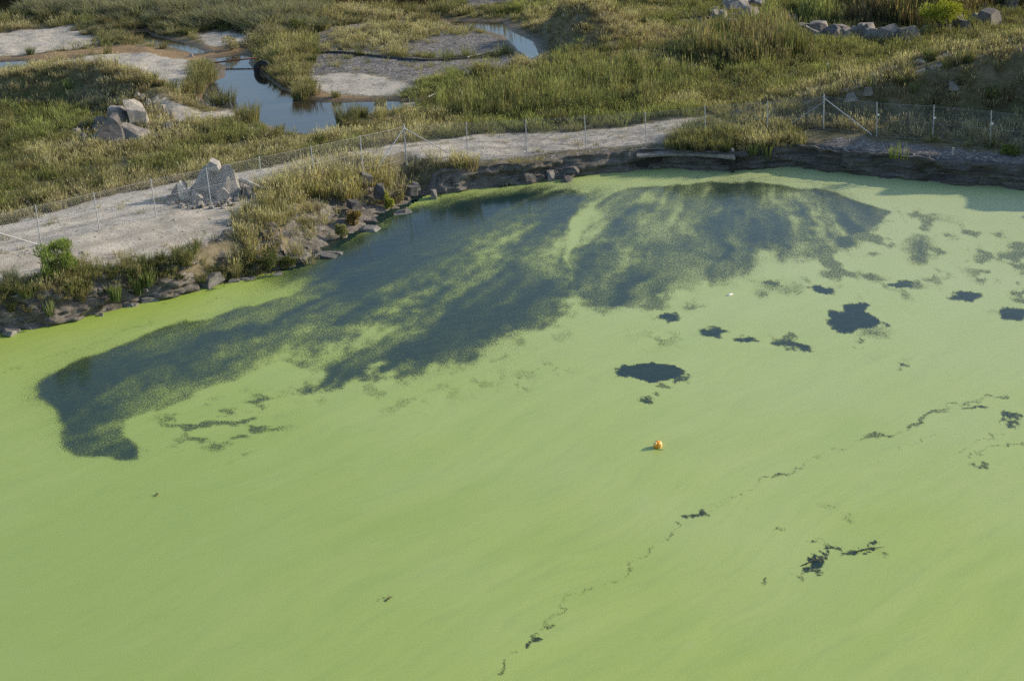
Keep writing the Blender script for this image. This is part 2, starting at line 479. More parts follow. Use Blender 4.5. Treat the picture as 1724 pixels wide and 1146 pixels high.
def gz(P):
    """height of the land at each point (x, y)"""
    P = np.asarray(P, float).reshape(-1, 2)
    x, y = P[:, 0], P[:, 1]
    d = sdf(P, LAND)
    df, fz = seg_dist(P, FL, False, FZ)
    df = np.where(inside(P, BEHIND), df, -df)
    ze_ = np.interp(x, [-40, -20, -12, -4, 2, 9, 17, 30, 34], [1.35, 1.4, 1.2, 1.02, .98, .80, 1.05, 1.05, 1.3])
    tt = np.clip(d, 0, 30) / np.maximum(np.clip(d, 0, 30) + np.maximum(-df, 0), .05)
    z = np.where(df < 0, ze_ + (fz - ze_) * sstep(.12, .95, tt), fz)
    z = z + (ZW + .05 - z) * sstep(2.5, 9.5, df)
    z += .07 * fbm(x * .5, y * .5, 4, 3) + .10 * fbm(x * .16, y * .16, 3, 9) * sstep(2, 8, df)
    # hummocky meadow behind the fence
    z += (.16 * np.abs(fbm(x * .42, y * .42, 3, 21))) * sstep(5, 10, df)
    for L, w in ((M1, 2.3), (M2, 3.1)):
        dd, hz = seg_dist(P, L[:, :2], False, L[:, 2])
        dd = dd + .5 * fbm(x * .5, y * .5, 3, 31)
        z = np.maximum(z, ZW - .3 + (hz - ZW + .3) * np.exp(-(np.maximum(dd, 0) / w) ** 2) + .1 * fbm(x * 1.1, y * 1.1, 3, 5))
    dd, hz = seg_dist(P, CRESTS[:, :2], False, CRESTS[:, 2])
    near = y < np.interp(x, CRESTS[:, 0], CRESTS[:, 1])
    e = np.maximum(0, dd - 1.7 + .35 * fbm(x * .4, y * .4, 3, 41))
    ze = hz - e * np.where(near, 1.45, .75) + .10 * fbm(x * .9, y * .9, 3, 43) * sstep(0, 1.5, e) - .10 * np.exp(-((dd - .85) / .3) ** 2)
    z = np.maximum(z, np.where(x > CRESTS[0, 0] - 1, ze, -9))
    # unseen rise for the quarry's side wall, heights shaped to cast shade into view
    wr = (x - 31.5 - 1.0 * fbm(y * .13, 0 * y, 3, 55)) * 1.7
    top_ = np.interp(y, [20, 66, 72, 75, 78, 80.5, 84, 88, 96], [2.2, 2.2, 3.0, 4.4, 2.6, 2.6, 4.4, 6.0, 8.4]) + 1.1 * fbm(y * .42, x * .2, 2, 57)
    top_ = top_ * sstep(94.0 + .326 * (x - 30), 92.0 + .326 * (x - 30), y)
    z = np.maximum(z, np.where(d > 0, 1.0 + np.clip(wr, -3, top_), -9))
    for pl, dep in [(CREEK, .42)] + [(q, .40) for q in POOLS + BROWN]:
        s = sdf(P, pl)
        z = np.where(s > -2.2, z + (np.minimum(z, ZW + .02 * fbm(x, y, 2, 61)) - z) * sstep(-2.2, -.5, s) - dep * sstep(-.3, 1.2, s), z)
    # drop to the pond
    wb = np.interp(x, [-40, -14, -12, -9, -5, -3.9, -3.2, 60], [.75, .9, 2.4, 4.4, 4.0, 1.4, .65, .6])
    k = np.clip(d / wb, -1, 1)
    k = np.where(wb > 1.2, np.clip(k, 0, 1) ** .8, sstep(0, 1, k))
    z = np.where(d < wb, -.9 + (z + .9) * k, z)
    z = np.where(d < 0, -.9 + np.maximum(d, -1) * .6, z)
    return z
# ------------------------------------------------------------------ ground surface: what it is made of
GRAVEL = [WP(p, z) for p, z in (
    ([(-60, 385), (0, 368), (60, 345), (120, 328), (180, 312), (320, 288), (350, 286), (420, 275), (440, 280), (470, 290), (446, 322), (425, 355), (405, 385), (350, 420), (270, 440), (180, 455), (60, 475), (-60, 505)], 1.7),
    ([(430, 278), (560, 252), (680, 231), (790, 213), (900, 207), (985, 203), (1040, 197), (1090, 190), (1180, 180), (1230, 196), (1200, 205), (1130, 215), (1100, 245), (1000, 256), (880, 264), (800, 268), (690, 268), (560, 288), (450, 318)], 1.6),
    ([(-60, 62), (0, 57), (60, 52), (125, 48), (150, 60), (172, 74), (130, 82), (60, 91), (-60, 99)], ZW),
    ([(60, 113), (130, 101), (200, 91), (270, 92), (312, 104), (322, 118), (316, 140), (302, 162), (270, 156), (235, 128), (200, 116), (130, 116)], ZW),
    ([(262, 186), (330, 194), (385, 186), (392, 192), (372, 202), (300, 208)], ZW),
    ([(528, 132), (560, 124), (640, 132), (705, 146), (690, 160), (620, 162), (560, 158), (530, 150)], ZW),
    ([(335, 58), (385, 55), (422, 62), (415, 78), (350, 80)], ZW))]
DARKG = [WP(p, z) for p, z in (
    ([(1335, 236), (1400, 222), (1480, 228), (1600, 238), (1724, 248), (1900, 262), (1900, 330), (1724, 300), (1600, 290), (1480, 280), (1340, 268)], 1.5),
    ([(700, 75), (740, 62), (800, 56), (838, 62), (848, 78), (820, 92), (740, 98), (700, 92)], ZW),
    ([(760, 18), (830, 14), (900, 4), (950, -10), (1000, -40), (880, -40), (800, 0)], ZW),
    ([(520, 98), (560, 92), (650, 100), (760, 104), (860, 96), (860, 120), (760, 128), (700, 146), (640, 130), (560, 124), (524, 130)], ZW),
    ([(540, 48), (620, 42), (760, 48), (800, 58), (740, 64), (690, 76), (700, 96), (600, 90), (540, 90)], ZW),
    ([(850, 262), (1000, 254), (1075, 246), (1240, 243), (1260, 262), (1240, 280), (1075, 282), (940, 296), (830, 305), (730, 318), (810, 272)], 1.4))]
MUD = [WP(p, ZW) for p in (
    [(-60, 100), (60, 93), (150, 82), (215, 78), (300, 86), (345, 96), (330, 104), (290, 100), (240, 92), (180, 90), (100, 103), (58, 110), (40, 120), (-60, 132)],
    [(330, 96), (300, 74), (340, 76), (420, 84), (430, 92), (360, 97)],
    [(530, 150), (560, 160), (640, 164), (720, 166), (720, 176), (640, 172), (540, 170), (505, 160)])]
GREEN = [WP(p, ZW) for p in ([(860, 150), (940, 100), (1100, 100), (1200, 150), (1200, 170), (1000, 195), (760, 205), (680, 170), (700, 150)],
                             [(0, 150), (100, 140), (140, 170), (60, 230), (0, 220)], [(360, 205), (460, 225), (600, 215), (600, 245), (430, 262)])]
def pmask(P, polys, soft=.5):
    m = np.full(len(P), -99.0)
    for q in polys: m = np.maximum(m, sdf(P, q))
    return sstep(-soft, soft, m)

gx, gy = np.arange(-78, 78.1, .34), np.arange(14, 168, .34)
GX, GY = np.meshgrid(gx, gy)
GP = np.c_[GX.ravel(), GY.ravel()]
dl = sdf(GP, LAND)
keep = dl > -1.6
GZ = np.full(len(GP), -2.0)
GZ[keep] = gz(GP[keep])
nx, ny = len(gx), len(gy)
I = np.arange(nx * ny).reshape(ny, nx)
Q = np.stack([I[:-1, :-1], I[:-1, 1:], I[1:, 1:], I[1:, :-1]], -1).reshape(-1, 4)
Q = Q[keep[Q].all(1)]
used = np.unique(Q); remap = np.full(nx * ny, -1); remap[used] = np.arange(len(used))
GPk = GP[used]
creek_d = np.maximum.reduce([sdf(GPk, q) for q in [CREEK] + POOLS + BROWN])
att = dict(gravel=pmask(GPk, GRAVEL, 1.1), dark=pmask(GPk, DARKG, 1.1), green=pmask(GPk, GREEN, 1.5),
           mud=np.maximum(pmask(GPk, MUD, .5), sstep(-.6, .0, creek_d) * .62), wet=sstep(-.9, .2, creek_d))
dland = dl[used]
att['gravel'] = att['gravel'] * sstep(.9, 2.0, dland - np.interp(GPk[:, 0], [-14, -12, -5, -3.5], [0, 2.6, 2.6, 0]))
dfn, _ = seg_dist(GPk, FL, False, FZ)
dfn = np.where(inside(GPk, BEHIND), dfn, -dfn) + .35 * fbm(GPk[:, 0] * .2, GPk[:, 1] * .2, 2, 81)
att['rut'] = np.exp(-((dfn - 1.5) / .22) ** 2) + np.exp(-((dfn - 3.1) / .22) ** 2) + .7 * np.exp(-((dfn + 1.6) / .25) ** 2) + .7 * np.exp(-((dfn + 3.0) / .25) ** 2)
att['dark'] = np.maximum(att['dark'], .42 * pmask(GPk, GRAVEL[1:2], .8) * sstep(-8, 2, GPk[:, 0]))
# wheel tracks on the embankment's crown are bare
dcr, _ = seg_dist(GPk, CRESTS[:, :2], False, CRESTS[:, 2])
att['gravel'] = np.maximum(att['gravel'], np.exp(-((dcr - .85) / .35) ** 2) * .75 * (GPk[:, 0] > CRESTS[0, 0]))
def zfast(P):
    P = np.asarray(P, float).reshape(-1, 2)
    u, v = np.clip((P[:, 0] - gx[0]) / .34, 0, nx - 1.001), np.clip((P[:, 1] - gy[0]) / .34, 0, ny - 1.001)
    i, j = u.astype(int), v.astype(int); a, b = u - i, v - j
    Zg = GZ.reshape(ny, nx)
    return (Zg[j, i] * (1 - a) + Zg[j, i + 1] * a) * (1 - b) + (Zg[j + 1, i] * (1 - a) + Zg[j + 1, i + 1] * a) * b
ground = put('ground', mesh_np('ground', np.c_[GPk, GZ[used]], remap[Q], att, True), M['ground'])
tag(ground, 'uneven land of gravel, mud and grassy soil around the pond', kind='structure')
# the land beyond, out to the horizon
R = 3000
V = [(-R, 166, .9), (R, 166, .9), (R, R, .9), (-R, R, .9), (-R, -R, -2.5), (-77, -R, -2.5), (-77, 167, .8), (-R, 167, .8), (77, -R, -2.5), (R, -R, -2.5), (R, 167, .8), (77, 167, .8)]
fo = put('outer_ground', mesh_np('outer_ground', np.array(V), [[0, 1, 2, 3], [4, 5, 6, 7], [8, 9, 10, 11]],
         dict(gravel=np.zeros(12), dark=np.zeros(12), green=np.ones(12) * .5, mud=np.zeros(12), wet=np.zeros(12), rut=np.zeros(12))), M['ground'])
tag(fo, 'flat grassland stretching away beyond the wetland', kind='structure')

# ------------------------------------------------------------------ rock bank around the pond
def resample(L, step):
    d = np.r_[0, np.cumsum(np.hypot(*np.diff(L, axis=0).T))]
    s = np.arange(0, d[-1], step)
    return np.c_[np.interp(s, d, L[:, 0]), np.interp(s, d, L[:, 1])], s
SL, SS = resample(shore_s, .16)
vis = (SL[:, 0] > -40) & (SL[:, 0] < 39) & (SL[:, 1] > 48)
SL, SS = SL[vis], SS[vis]
T = np.gradient(SL, axis=0); T /= np.linalg.norm(T, axis=1)[:, None]
NRM = np.c_[-T[:, 1], T[:, 0]]           # towards the land
NT_ = 30
wbk = np.interp(SL[:, 0], [-40, -14, -12, -9, -5, -3.9, -3.2, 60], [.8, .95, 2.4, 4.2, 3.8, 1.3, .6, .5])
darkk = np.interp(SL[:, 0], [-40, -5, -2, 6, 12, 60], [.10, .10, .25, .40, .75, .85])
top = gz(SL + NRM * (wbk + .25)[:, None])
rows = []
for j in range(NT_ + 1):
    t = j / NT_
    tz = np.clip(t / .86, 0, 1)
    steep = np.where(wbk > 1.2, tz ** 1.0, tz)
    z = -.45 + (top + .02 + .45) * steep
    # layered, broken profile: ledges stand proud, joints recede
    lay = np.floor(z * 4.2 + .9 * fbm(SS * .35, 0 * SS, 2, 70)) / 4.2
    stepf = (lay * 37.7) % 1.0
    li = np.floor(z * 3.1 + .5 * fbm(SS * .3, 0 * SS, 2, 70))
    off_ = _hash(li, li * 0 + 5, 3)
    cell = np.floor(SS * (.7 + .7 * off_) + off_ * 9 + .5 * vnoise(SS * .8, li, 6))
    blk = _hash(cell, li, 12) - .5
    prof = np.where(wbk > 1.2, tz ** .85, .10 + .55 * tz ** 2.2)
    d = wbk * prof - .16 + .14 * (stepf - .5) + .34 * blk * np.where(wbk > 1.2, 1.3, 1.0) + .34 * fbm(SS * .55, z * 1.6, 4, 72) + np.interp(SL[:, 0], [-4, -2], [.22, .10]) * fbm(SS * 2.2, z * 5, 3, 77)
    if t > .86:
        q = (t - .86) / .14
        d = d + (wbk * (1 - .65 * (wbk < 1.2)) * 0 + .55) * q
        z = top + .03 - .16 * q ** 2 + .05 * fbm(SS * 2, q + 0 * SS, 2, 75)
    z = z + .10 * fbm(SS * 1.3, z * 2.0 + 9, 3, 74) * (wbk > 1.2) * 1.6
    p = SL + NRM * d[:, None]
    rows.append(np.c_[p, z])
BV = np.stack(rows, 1).reshape(-1, 3)
n = NT_ + 1
bi = np.arange(len(SL) * n).reshape(len(SL), n)
BQ = np.stack([bi[:-1, :-1], bi[1:, :-1], bi[1:, 1:], bi[:-1, 1:]], -1).reshape(-1, 4)
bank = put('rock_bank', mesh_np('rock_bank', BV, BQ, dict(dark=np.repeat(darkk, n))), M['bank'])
BG_ = .2
bgx, bgy = int(82 / BG_), int(60 / BG_)
BGZ = np.full((bgx, bgy), -9.0)
for k_ in range(3):
    jx, jy = ((BV[:, 0] + 41) / BG_ + (k_ - 1) * .5).astype(int), ((BV[:, 1] - 46) / BG_).astype(int)
    okk = (jx >= 0) & (jx < bgx) & (jy >= 0) & (jy < bgy)
    np.maximum.at(BGZ, (jx[okk], jy[okk]), BV[okk, 2])
def zsurf(P):
    """top of the land or of the rock bank, whichever is higher"""
    P = np.asarray(P, float).reshape(-1, 2)
    i, j = ((P[:, 0] + 41) / BG_).astype(int), ((P[:, 1] - 46) / BG_).astype(int)
    okk = (i >= 0) & (i < bgx) & (j >= 0) & (j < bgy)
    z = zfast(P)
    z[okk] = np.maximum(z[okk], BGZ[i[okk], j[okk]])
    return z
def on_ground(px, py):
    """point of the land seen at a picture position"""
    zs = np.arange(6.5, -.4, -.02)
    w = np.array([W(px, py, z) for z in zs])
    g = zsurf(w[:, :2])
    k = int(np.argmax(g >= zs))
    return Vector((w[k][0], w[k][1], float(g[k])))
tag(bank, 'broken layered rock bank dropping into the green pond', kind='structure')

# ------------------------------------------------------------------ pond water and its duckweed
pw = put('pond_water', mesh_np('pond_water', np.array([(-79, -60, 0), (79, -60, 0), (79, 96, 0), (-79, 96, 0)]), [[0, 1, 2, 3]]), M['pond_water'])
tag(pw, 'dark blue open water of the quarry pond', kind='structure')

def build_weed():
    # rows and columns at about the spacing the eye resolves from the lookout
    ang = np.linspace(math.radians(10.5), math.radians(42), 620)
    yy = 24.2 / np.tan(ang)
    yy = np.r_[yy, 24, 20, 14, 6, -5, -20, -40, -60]
    uu = np.linspace(-.40, .40, 780)
    side = .40 * (3.2 / .40) ** (np.arange(1, 29) / 28)              # coarser towards the pond's far sides
    uu = np.r_[-side[::-1], uu, side]
    X = np.clip(np.outer(np.maximum(yy, 26), uu), -78.5, 78.5); Y = np.repeat(yy[:, None], len(uu), 1)
    P = np.c_[X.ravel(), Y.ravel()]
    land_all = sdf(P, LAND)
    ok = land_all < .35
    P_all, P, land = P, P[ok], land_all[ok]
    x, y = P[:, 0], P[:, 1]
    cov = np.ones(len(P))
    # picture-free local warp for ragged rims
    wx, wy = fbm(x * .45, y * .3, 4, 101), fbm(x * .45, y * .3, 4, 102)
    PW = P + np.c_[wx * .9, wy * 1.6]
    PS = P + np.c_[wx * .3, wy * .5]
    lobes = [
        ([(62, 650), (75, 635), (120, 610), (180, 585), (215, 575), (260, 560), (310, 540), (350, 535), (400, 520), (480, 497), (540, 470), (600, 427), (650, 392), (700, 362), (760, 345),
          (820, 335), (880, 325), (955, 319), (982, 327), (975, 360), (955, 430), (975, 520), (940, 535), (870, 565), (800, 595), (720, 630), (640, 645), (570, 660), (500, 662), (480, 650),
          (500, 628), (470, 612), (440, 618), (400, 642), (330, 668), (270, 690), (205, 714), (206, 728), (240, 752), (240, 776), (190, 779), (130, 767), (105, 742), (80, 692)], .29),
        ([(1012, 338), (1060, 318), (1110, 312), (1180, 307), (1260, 305), (1320, 308), (1380, 320), (1430, 335), (1510, 360), (1470, 385), (1440, 405), (1380, 430), (1330, 452),
          (1305, 488), (1235, 492), (1180, 490), (1120, 510), (1080, 522), (1000, 522), (960, 520), (950, 440), (985, 375)], .37)]
    nz = fbm(x * .5, y * .34, 5, 110)
    nf = fbm(x * 1.6, y * 1.0, 4, 111)
    # wind streaks fan out from the far bank
    th, rr = np.arctan2(x - 15.6, 104.6 - y), np.hypot(x - 15.6, y - 104.6)
    st = .75 * fbm(th * 13 + wx * .22, rr * .07 + wy * .2, 3, 112) + .55 * fbm(th * 42 + wx * .5, rr * .16 + wy * .4, 4, 113)
    for pl, base in lobes:
        w = WP(pl, 0)
        ds, dw = sdf(PS, w), sdf(PW, w)
        # the upper rim is clean, the lower one ragged
        lower = sstep(-.5, 2.5, (np.interp(x, [-22, -15.8, -12.5, -10, -6, 0, 8, 14, 24], [49, 50, 55, 60, 66, 70, 73, 75, 77]) - y))
        e = ds * (1 - lower) + dw * lower
        a = sstep(-.15, .25, e) * (1 - lower) + sstep(-.9, 1.3, e + nf * .8) * lower
        c = base + .05 * nz + np.where(st > 0, .24, .32) * st + .05 * nf
        cov = np.minimum(cov, 1 - a * (1 - np.clip(c, .12, .56)))
    def stroke(pts, width, amt, seed=0, sign=1, z=0):
        nonlocal cov
        w = smooth_line(WP(pts, 0), 2)
        m, d = near_line(PW if seed else PS, w, width * 2.6)
        g = np.exp(-(d / width) ** 2)
        if sign > 0: cov[m] = np.minimum(1, cov[m] + .48 * amt * g * (.8 + .5 * nf[m] + .9 * st[m]))
        else: cov[m] = cov[m] * (1 - np.clip(.58 * amt * g * (1 - .6 * np.clip(st[m], -.6, .6)), 0, 1))
    # clear deep water near the bank
    for pts, wd, am in (([(560, 462), (640, 408), (720, 366), (820, 346), (900, 340)], 2.6, .95), ([(640, 440), (720, 400), (800, 380)], 2.2, .75),
                        ([(150, 610), (250, 580), (330, 570), (430, 520)], 1.6, .55), ([(820, 460), (760, 500), (700, 560), (740, 590)], 2.0, .8),
                        ([(880, 470), (850, 510), (800, 560)], 1.6, .7), ([(1170, 315), (1290, 312), (1370, 330), (1330, 360), (1370, 390)], 2.6, .6),
                        ([(960, 330), (920, 350), (940, 380)], 1.8, .6), ([(1270, 400), (1300, 440)], 1.4, .5), ([(110, 660), (300, 640), (420, 600)], 1.2, .45),
                        ([(90, 640), (110, 720), (150, 755), (220, 765)], .8, .5)):
        stroke(pts, wd * 1.25, am, 0, -1)
    # paler drifts of weed lying across it
    for pts, wd, am in (([(985, 328), (978, 360), (962, 400), (945, 440), (935, 468)], .75, .75), ([(912, 322), (885, 360), (850, 410), (815, 450), (740, 500), (690, 540), (600, 585), (520, 610)], 1.1, .50),
                        ([(1003, 375), (1012, 395), (1030, 418)], .5, .4), ([(560, 480), (520, 525), (450, 555), (400, 590)], 1.2, .40), ([(690, 480), (665, 530), (560, 575), (470, 612)], 1.0, .5),
                        ([(330, 600), (290, 640), (200, 660)], 1.0, .3), ([(210, 720), (330, 690), (440, 640)], 1.1, .35), ([(1085, 330), (1090, 380), (1075, 440)], .6, .22),
                        ([(1300, 322), (1335, 372), (1400, 420)], .7, .38), ([(1345, 330), (1400, 385), (1440, 400)], .6, .35), ([(1235, 330), (1275, 390), (1290, 450), (1250, 480)], .6, .25),
                        ([(1320, 420), (1300, 470), (1200, 478)], .8, .35), ([(1050, 420), (1040, 480), (1000, 505)], .9, .22), ([(1110, 330), (1150, 380), (1210, 440)], .45, .2), ([(1190, 318), (1230, 370), (1260, 410)], .45, .2)):
        stroke(pts, wd * 1.2, am, 0)
    cov = np.maximum(cov, .13 + .05 * nf)
    # deep clear strip below the bank
    stroke([(560, 460), (640, 402), (720, 364), (820, 345), (890, 336)], 2.0, 1.5, 0, -1)
    # ragged scatter of small gaps around the main opening and to the right
    def patchy(pts, thr, scx, scy, soft, depth, seed):
        nonlocal cov
        s = sdf(PW, WP(pts, 0), 1.2)
        m = np.nonzero(s > -1.0)[0]
        nn = fbm(x[m] * scx, y[m] * scy, 5, seed)
        cov[m] = np.minimum(cov[m], 1 - sstep(-1.0, 1.5, s[m]) * sstep(thr - soft, thr + soft, nn) * depth)
    patchy([(1330, 330), (1500, 350), (1724, 380), (1850, 400), (1850, 470), (1600, 480), (1560, 520), (1400, 500), (1320, 480), (1300, 420)], .20, .75, .42, .30, .58, 120)
    patchy([(230, 700), (330, 665), (500, 655), (520, 720), (400, 775), (260, 770)], .16, .9, 1.3, .32, .62, 122)
    patchy([(480, 655), (720, 630), (900, 560), (1000, 525), (1010, 560), (900, 620), (700, 690), (500, 700)], .15, 1.2, .8, .22, .38, 124)
    patchy([(1075, 565), (1150, 560), (1155, 585), (1090, 592)], -.02, 1.8, 1.2, .16, .6, 126)
    patchy([(865, 625), (975, 618), (975, 640), (870, 645)], .05, 2.0, 1.3, .15, .6, 128)
    patchy([(1600, 420), (1850, 405), (1850, 560), (1640, 530)], .34, .7, .5, .2, .6, 130)
    patchy([(1465, 592), (1510, 592), (1515, 612), (1470, 612)], -.05, 1.6, 1.2, .2, .45, 132)
    patchy([(1565, 598), (1605, 598), (1605, 614), (1570, 614)], -.02, 1.6, 1.2, .2, .35, 133)
    # clean holes
    Pr = P + np.c_[fbm(x * 1.7, y * 1.2, 5, 140, .6) * .20, fbm(x * 1.7, y * 1.2, 5, 141, .6) * .34]
    def hole(pts, soft=.14, depth=.95):
        nonlocal cov
        cov = np.minimum(cov, 1 - sstep(-1.6 * soft, soft, sdf(Pr, WP(pts, 0), .8) + .16 * nf * min(1, soft * 8)) * depth)
    def oval(cx, cy, rx, ry, soft=.14, depth=.93, rot=0.0):
        pts = []
        for k in range(18):
            a = 2 * math.pi * k / 18; u, v = rx * math.cos(a), ry * math.sin(a)
            pts.append((cx + u * math.cos(rot) - v * math.sin(rot), cy + u * math.sin(rot) + v * math.cos(rot)))
        hole(pts, soft, depth)
    hole([(1034, 625), (1053, 615), (1100, 610.5), (1136, 615), (1151, 622.5), (1145, 636), (1106, 642), (1085, 641), (1065, 634), (1044, 633)], .07)
    hole([(1394, 543), (1398, 528), (1427, 515), (1457, 506), (1466, 514), (1460, 527), (1478, 538), (1492, 548), (1478, 551), (1447, 551), (1427, 560), (1404, 554)], .10)
    for a in ((1125, 535, 19, 5), (1200, 560, 24, 6.5), (1258, 570, 17, 4.5), (1626, 499, 27, 7), (1708, 530, 27, 10), (1386, 488, 20, 6), (1518, 480, 24, 6, .12, .85), (1425, 408, 21, 12, .35, .75),
              (1548, 420, 17, 24, .5, .7), (1335, 582, 34, 5, .14, .85, .2), (1352, 584, 17, 4.5), (1318, 570, 20, 6, .2, .6), (1702, 700, 16, 7, .1, .8), (1704, 714, 12, 4, .1, .8), (1690, 707, 6, 3),
              (1090, 673, 6, 2.5), (1100, 664, 4, 1.5), (1470, 560, 20, 8, .5, .6), (1148, 640, 13, 4, .1, .75), (1118, 649, 14, 3, .12, .65), (1165, 516, 16, 5, .3, .6), (1100, 515, 24, 8, .4, .6),
              (1445, 575, 5, 2), (1446, 585, 4, 1.5), (1520, 617, 8, 2, .1, .7), (1300, 478, 14, 5, .2, .7), (1480, 470, 14, 4, .3, .6), (1640, 783, 8, 1.6, .1, .6), (1655, 783, 7, 1.6, .1, .7),
              (1366, 949, 5, 10, .04, .95, .6), (1372, 941, 7, 4, .04, .95, -.3), (1384, 936, 13, 2, .04, .9, -.15), (1360, 954, 7, 2, .04, .8, -.5), (1393, 935, 9, 1.2, .03, .7, .1), (1353, 969, 6, 3.5), (1363, 962, 5, 2.5), (1394, 926, 9, 2, .05, .95, -.2), (1408, 920, 9, 2, .05, .95, -.2), (1425, 931, 12, 2.5),
              (1463, 914, 10, 3, .05), (1452, 921, 8, 2.5, .05), (1464, 929, 8, 4, .05), (1460, 922, 6, 3, .05), (1378, 970, 6, 2, .06, .7, -.4), (1431, 873, 6, 5, .2, .45), (1395, 853, 12, 3, .2, .35), (1292, 978, 5, 1.2, .05, .7, -.4),
              (1364, 915, 4, 1.3), (1399, 916, 2.5, 1.2), (1483, 933, 3, 1.2), (1107.5, 755, 9, 3.5, .05, .5)):
        oval(*a)
    PC = P + np.c_[fbm(x * 1.3, y * 1.3, 4, 150) * .22, fbm(x * 1.3, y * 1.3, 4, 151) * .40]
    vc = fbm(x * 1.1, y * 1.1, 3, 152)
    # cracks drawn out by the wind: (points, half width in metres, depth)
    def crack(pts, wd, dep, rag=.22):
        nonlocal cov
        L = WP(pts, 0)
        m, d = near_line(PC, L, 1.2)
        v = vc[m]
        wv = np.maximum(1.25 * wd * np.clip(.9 + rag * 2.4 * v, .4, 2.0), .045)
        cov[m] = np.minimum(cov[m], 1 - sstep(wv + .06, wv * .3, d) * dep * 1.02 * np.clip(.95 + .6 * v, .5, 1))
    for c in (([(836, 1135), (852, 1108), (864, 1098)], .035, .6), ([(886, 1090), (896, 1080), (910, 1072)], .09, .85), ([(862, 1100), (886, 1088)], .02, .3), ([(916, 1057), (936, 1051), (920, 1050)], .03, .55),
              ([(910, 1070), (930, 1040), (940, 1027)], .03, .4), ([(940, 1027), (982, 994), (990, 984)], .025, .45), ([(1010, 983), (1033, 982), (1042, 975), (1056, 964), (1062, 955), (1080, 938), (1094, 928), (1104, 922)], .045, .45),
              ([(1118, 908), (1130, 898), (1137, 886), (1142, 878)], .045, .6), ([(1160, 872), (1175, 866), (1192, 859)], .07, .85), ([(1192, 859), (1230, 840), (1260, 822), (1285, 808)], .02, .35),
              ([(1283, 808), (1300, 801), (1325, 797), (1338, 788), (1347, 785)], .06, .65), ([(1347, 785), (1380, 770), (1430, 752)], .025, .35), ([(1448, 741), (1480, 735), (1505, 732), (1528, 727), (1545, 710), (1570, 695), (1592, 688)], .13, .60),
              ([(1592, 688), (1597, 681), (1625, 679), (1645, 678), (1670, 670), (1690, 664)], .055, .55), ([(1625, 688), (1640, 686), (1665, 684)], .07, .75), ([(1590, 690), (1625, 689)], .03, .35),
              ([(1535, 750), (1550, 744), (1562, 738), (1582, 731)], .04, .42), ([(1615, 760), (1635, 748), (1655, 740), (1672, 732), (1690, 728)], .04, .5), ([(1632, 768), (1660, 755), (1680, 747), (1700, 744), (1722, 746), (1800, 735)], .05, .5),
              ([(1100, 905), (1140, 900)], .02, .2), ([(1250, 858), (1275, 848), (1300, 838)], .03, .3), ([(1510, 755), (1545, 748)], .03, .3), ([(1375, 905), (1400, 918), (1440, 935)], .02, .3),
              ([(640, 1012), (655, 1004)], .012, .5), ([(232, 838), (262, 834)], .03, .4), ([(1300, 890), (1310, 886), (1330, 889)], .02, .5)):
        crack(*c)
    # thin dark seams following the left rim
    crack([(0, 628), (30, 618), (110, 592), (150, 586), (200, 560), (260, 545)], .10, .35)
    crack([(270, 516), (285, 508), (300, 506), (312, 500)], .035, .5); crack([(330, 515), (365, 506), (385, 500)], .07, .3)
    crack([(720, 350), (740, 333), (768, 328)], .05, .6); crack([(690, 358), (705, 344), (735, 330)], .12, .45)
    # shoreline: a few bare strips under the rocks
    cov = np.minimum(cov, 1 - np.exp(-((land + .25) / .28) ** 2) * sstep(.0, .35, fbm(x * .55, y * .55, 3, 160)) * .85 * ((x > -14) & (x < -2)))
    cov = np.clip(cov, 0, 1)
    lush = np.clip(sstep(-2.5, 0, land) * .30 * sstep(2, -8, x) + .10 * sstep(-13, -21, x) * sstep(58, 64, y), 0, .7)
    pale = np.clip(sstep(-14, 22, x) * sstep(34, 80, y) * .85 + .1 * fbm(x * .2, y * .2, 3, 170), 0, 1)  # strength of the painted sheen, rising to the right and far side
    nr, nc = len(yy), len(uu)
    full = np.zeros(nr * nc); full[ok] = cov; cov = full
    full = np.zeros(nr * nc); full[ok] = pale; pale = full
    full = np.zeros(nr * nc); full[ok] = lush; lush = full
    deep = np.zeros(nr * nc); deep[ok] = np.clip(sstep(6, -16, x - .25 * (y - 45)) * sstep(72, 44, y) * .55, 0, 1)
    P = P_all
    J = np.arange(nr * nc).reshape(nr, nc)
    F = np.stack([J[:-1, :-1], J[1:, :-1], J[1:, 1:], J[:-1, 1:]], -1).reshape(-1, 4)
    F = F[ok[F].all(1) & (cov[F] > .05).any(1) & (P[F[:, 3], 0] - P[F[:, 0], 0] > 1e-4)]
    us = np.unique(F); rm = np.full(nr * nc, -1); rm[us] = np.arange(len(us))
    Z = .006 + 0 * us
    return mesh_np('duckweed', np.c_[P[us], Z], rm[F], dict(cover=cov[us], pale=pale[us], lush=lush[us], deep=deep[us]))
weed = put('duckweed', build_weed(), M['weed'])
tag(weed, 'bright green duckweed film drifting over the quarry pond', 'duckweed', kind='stuff')

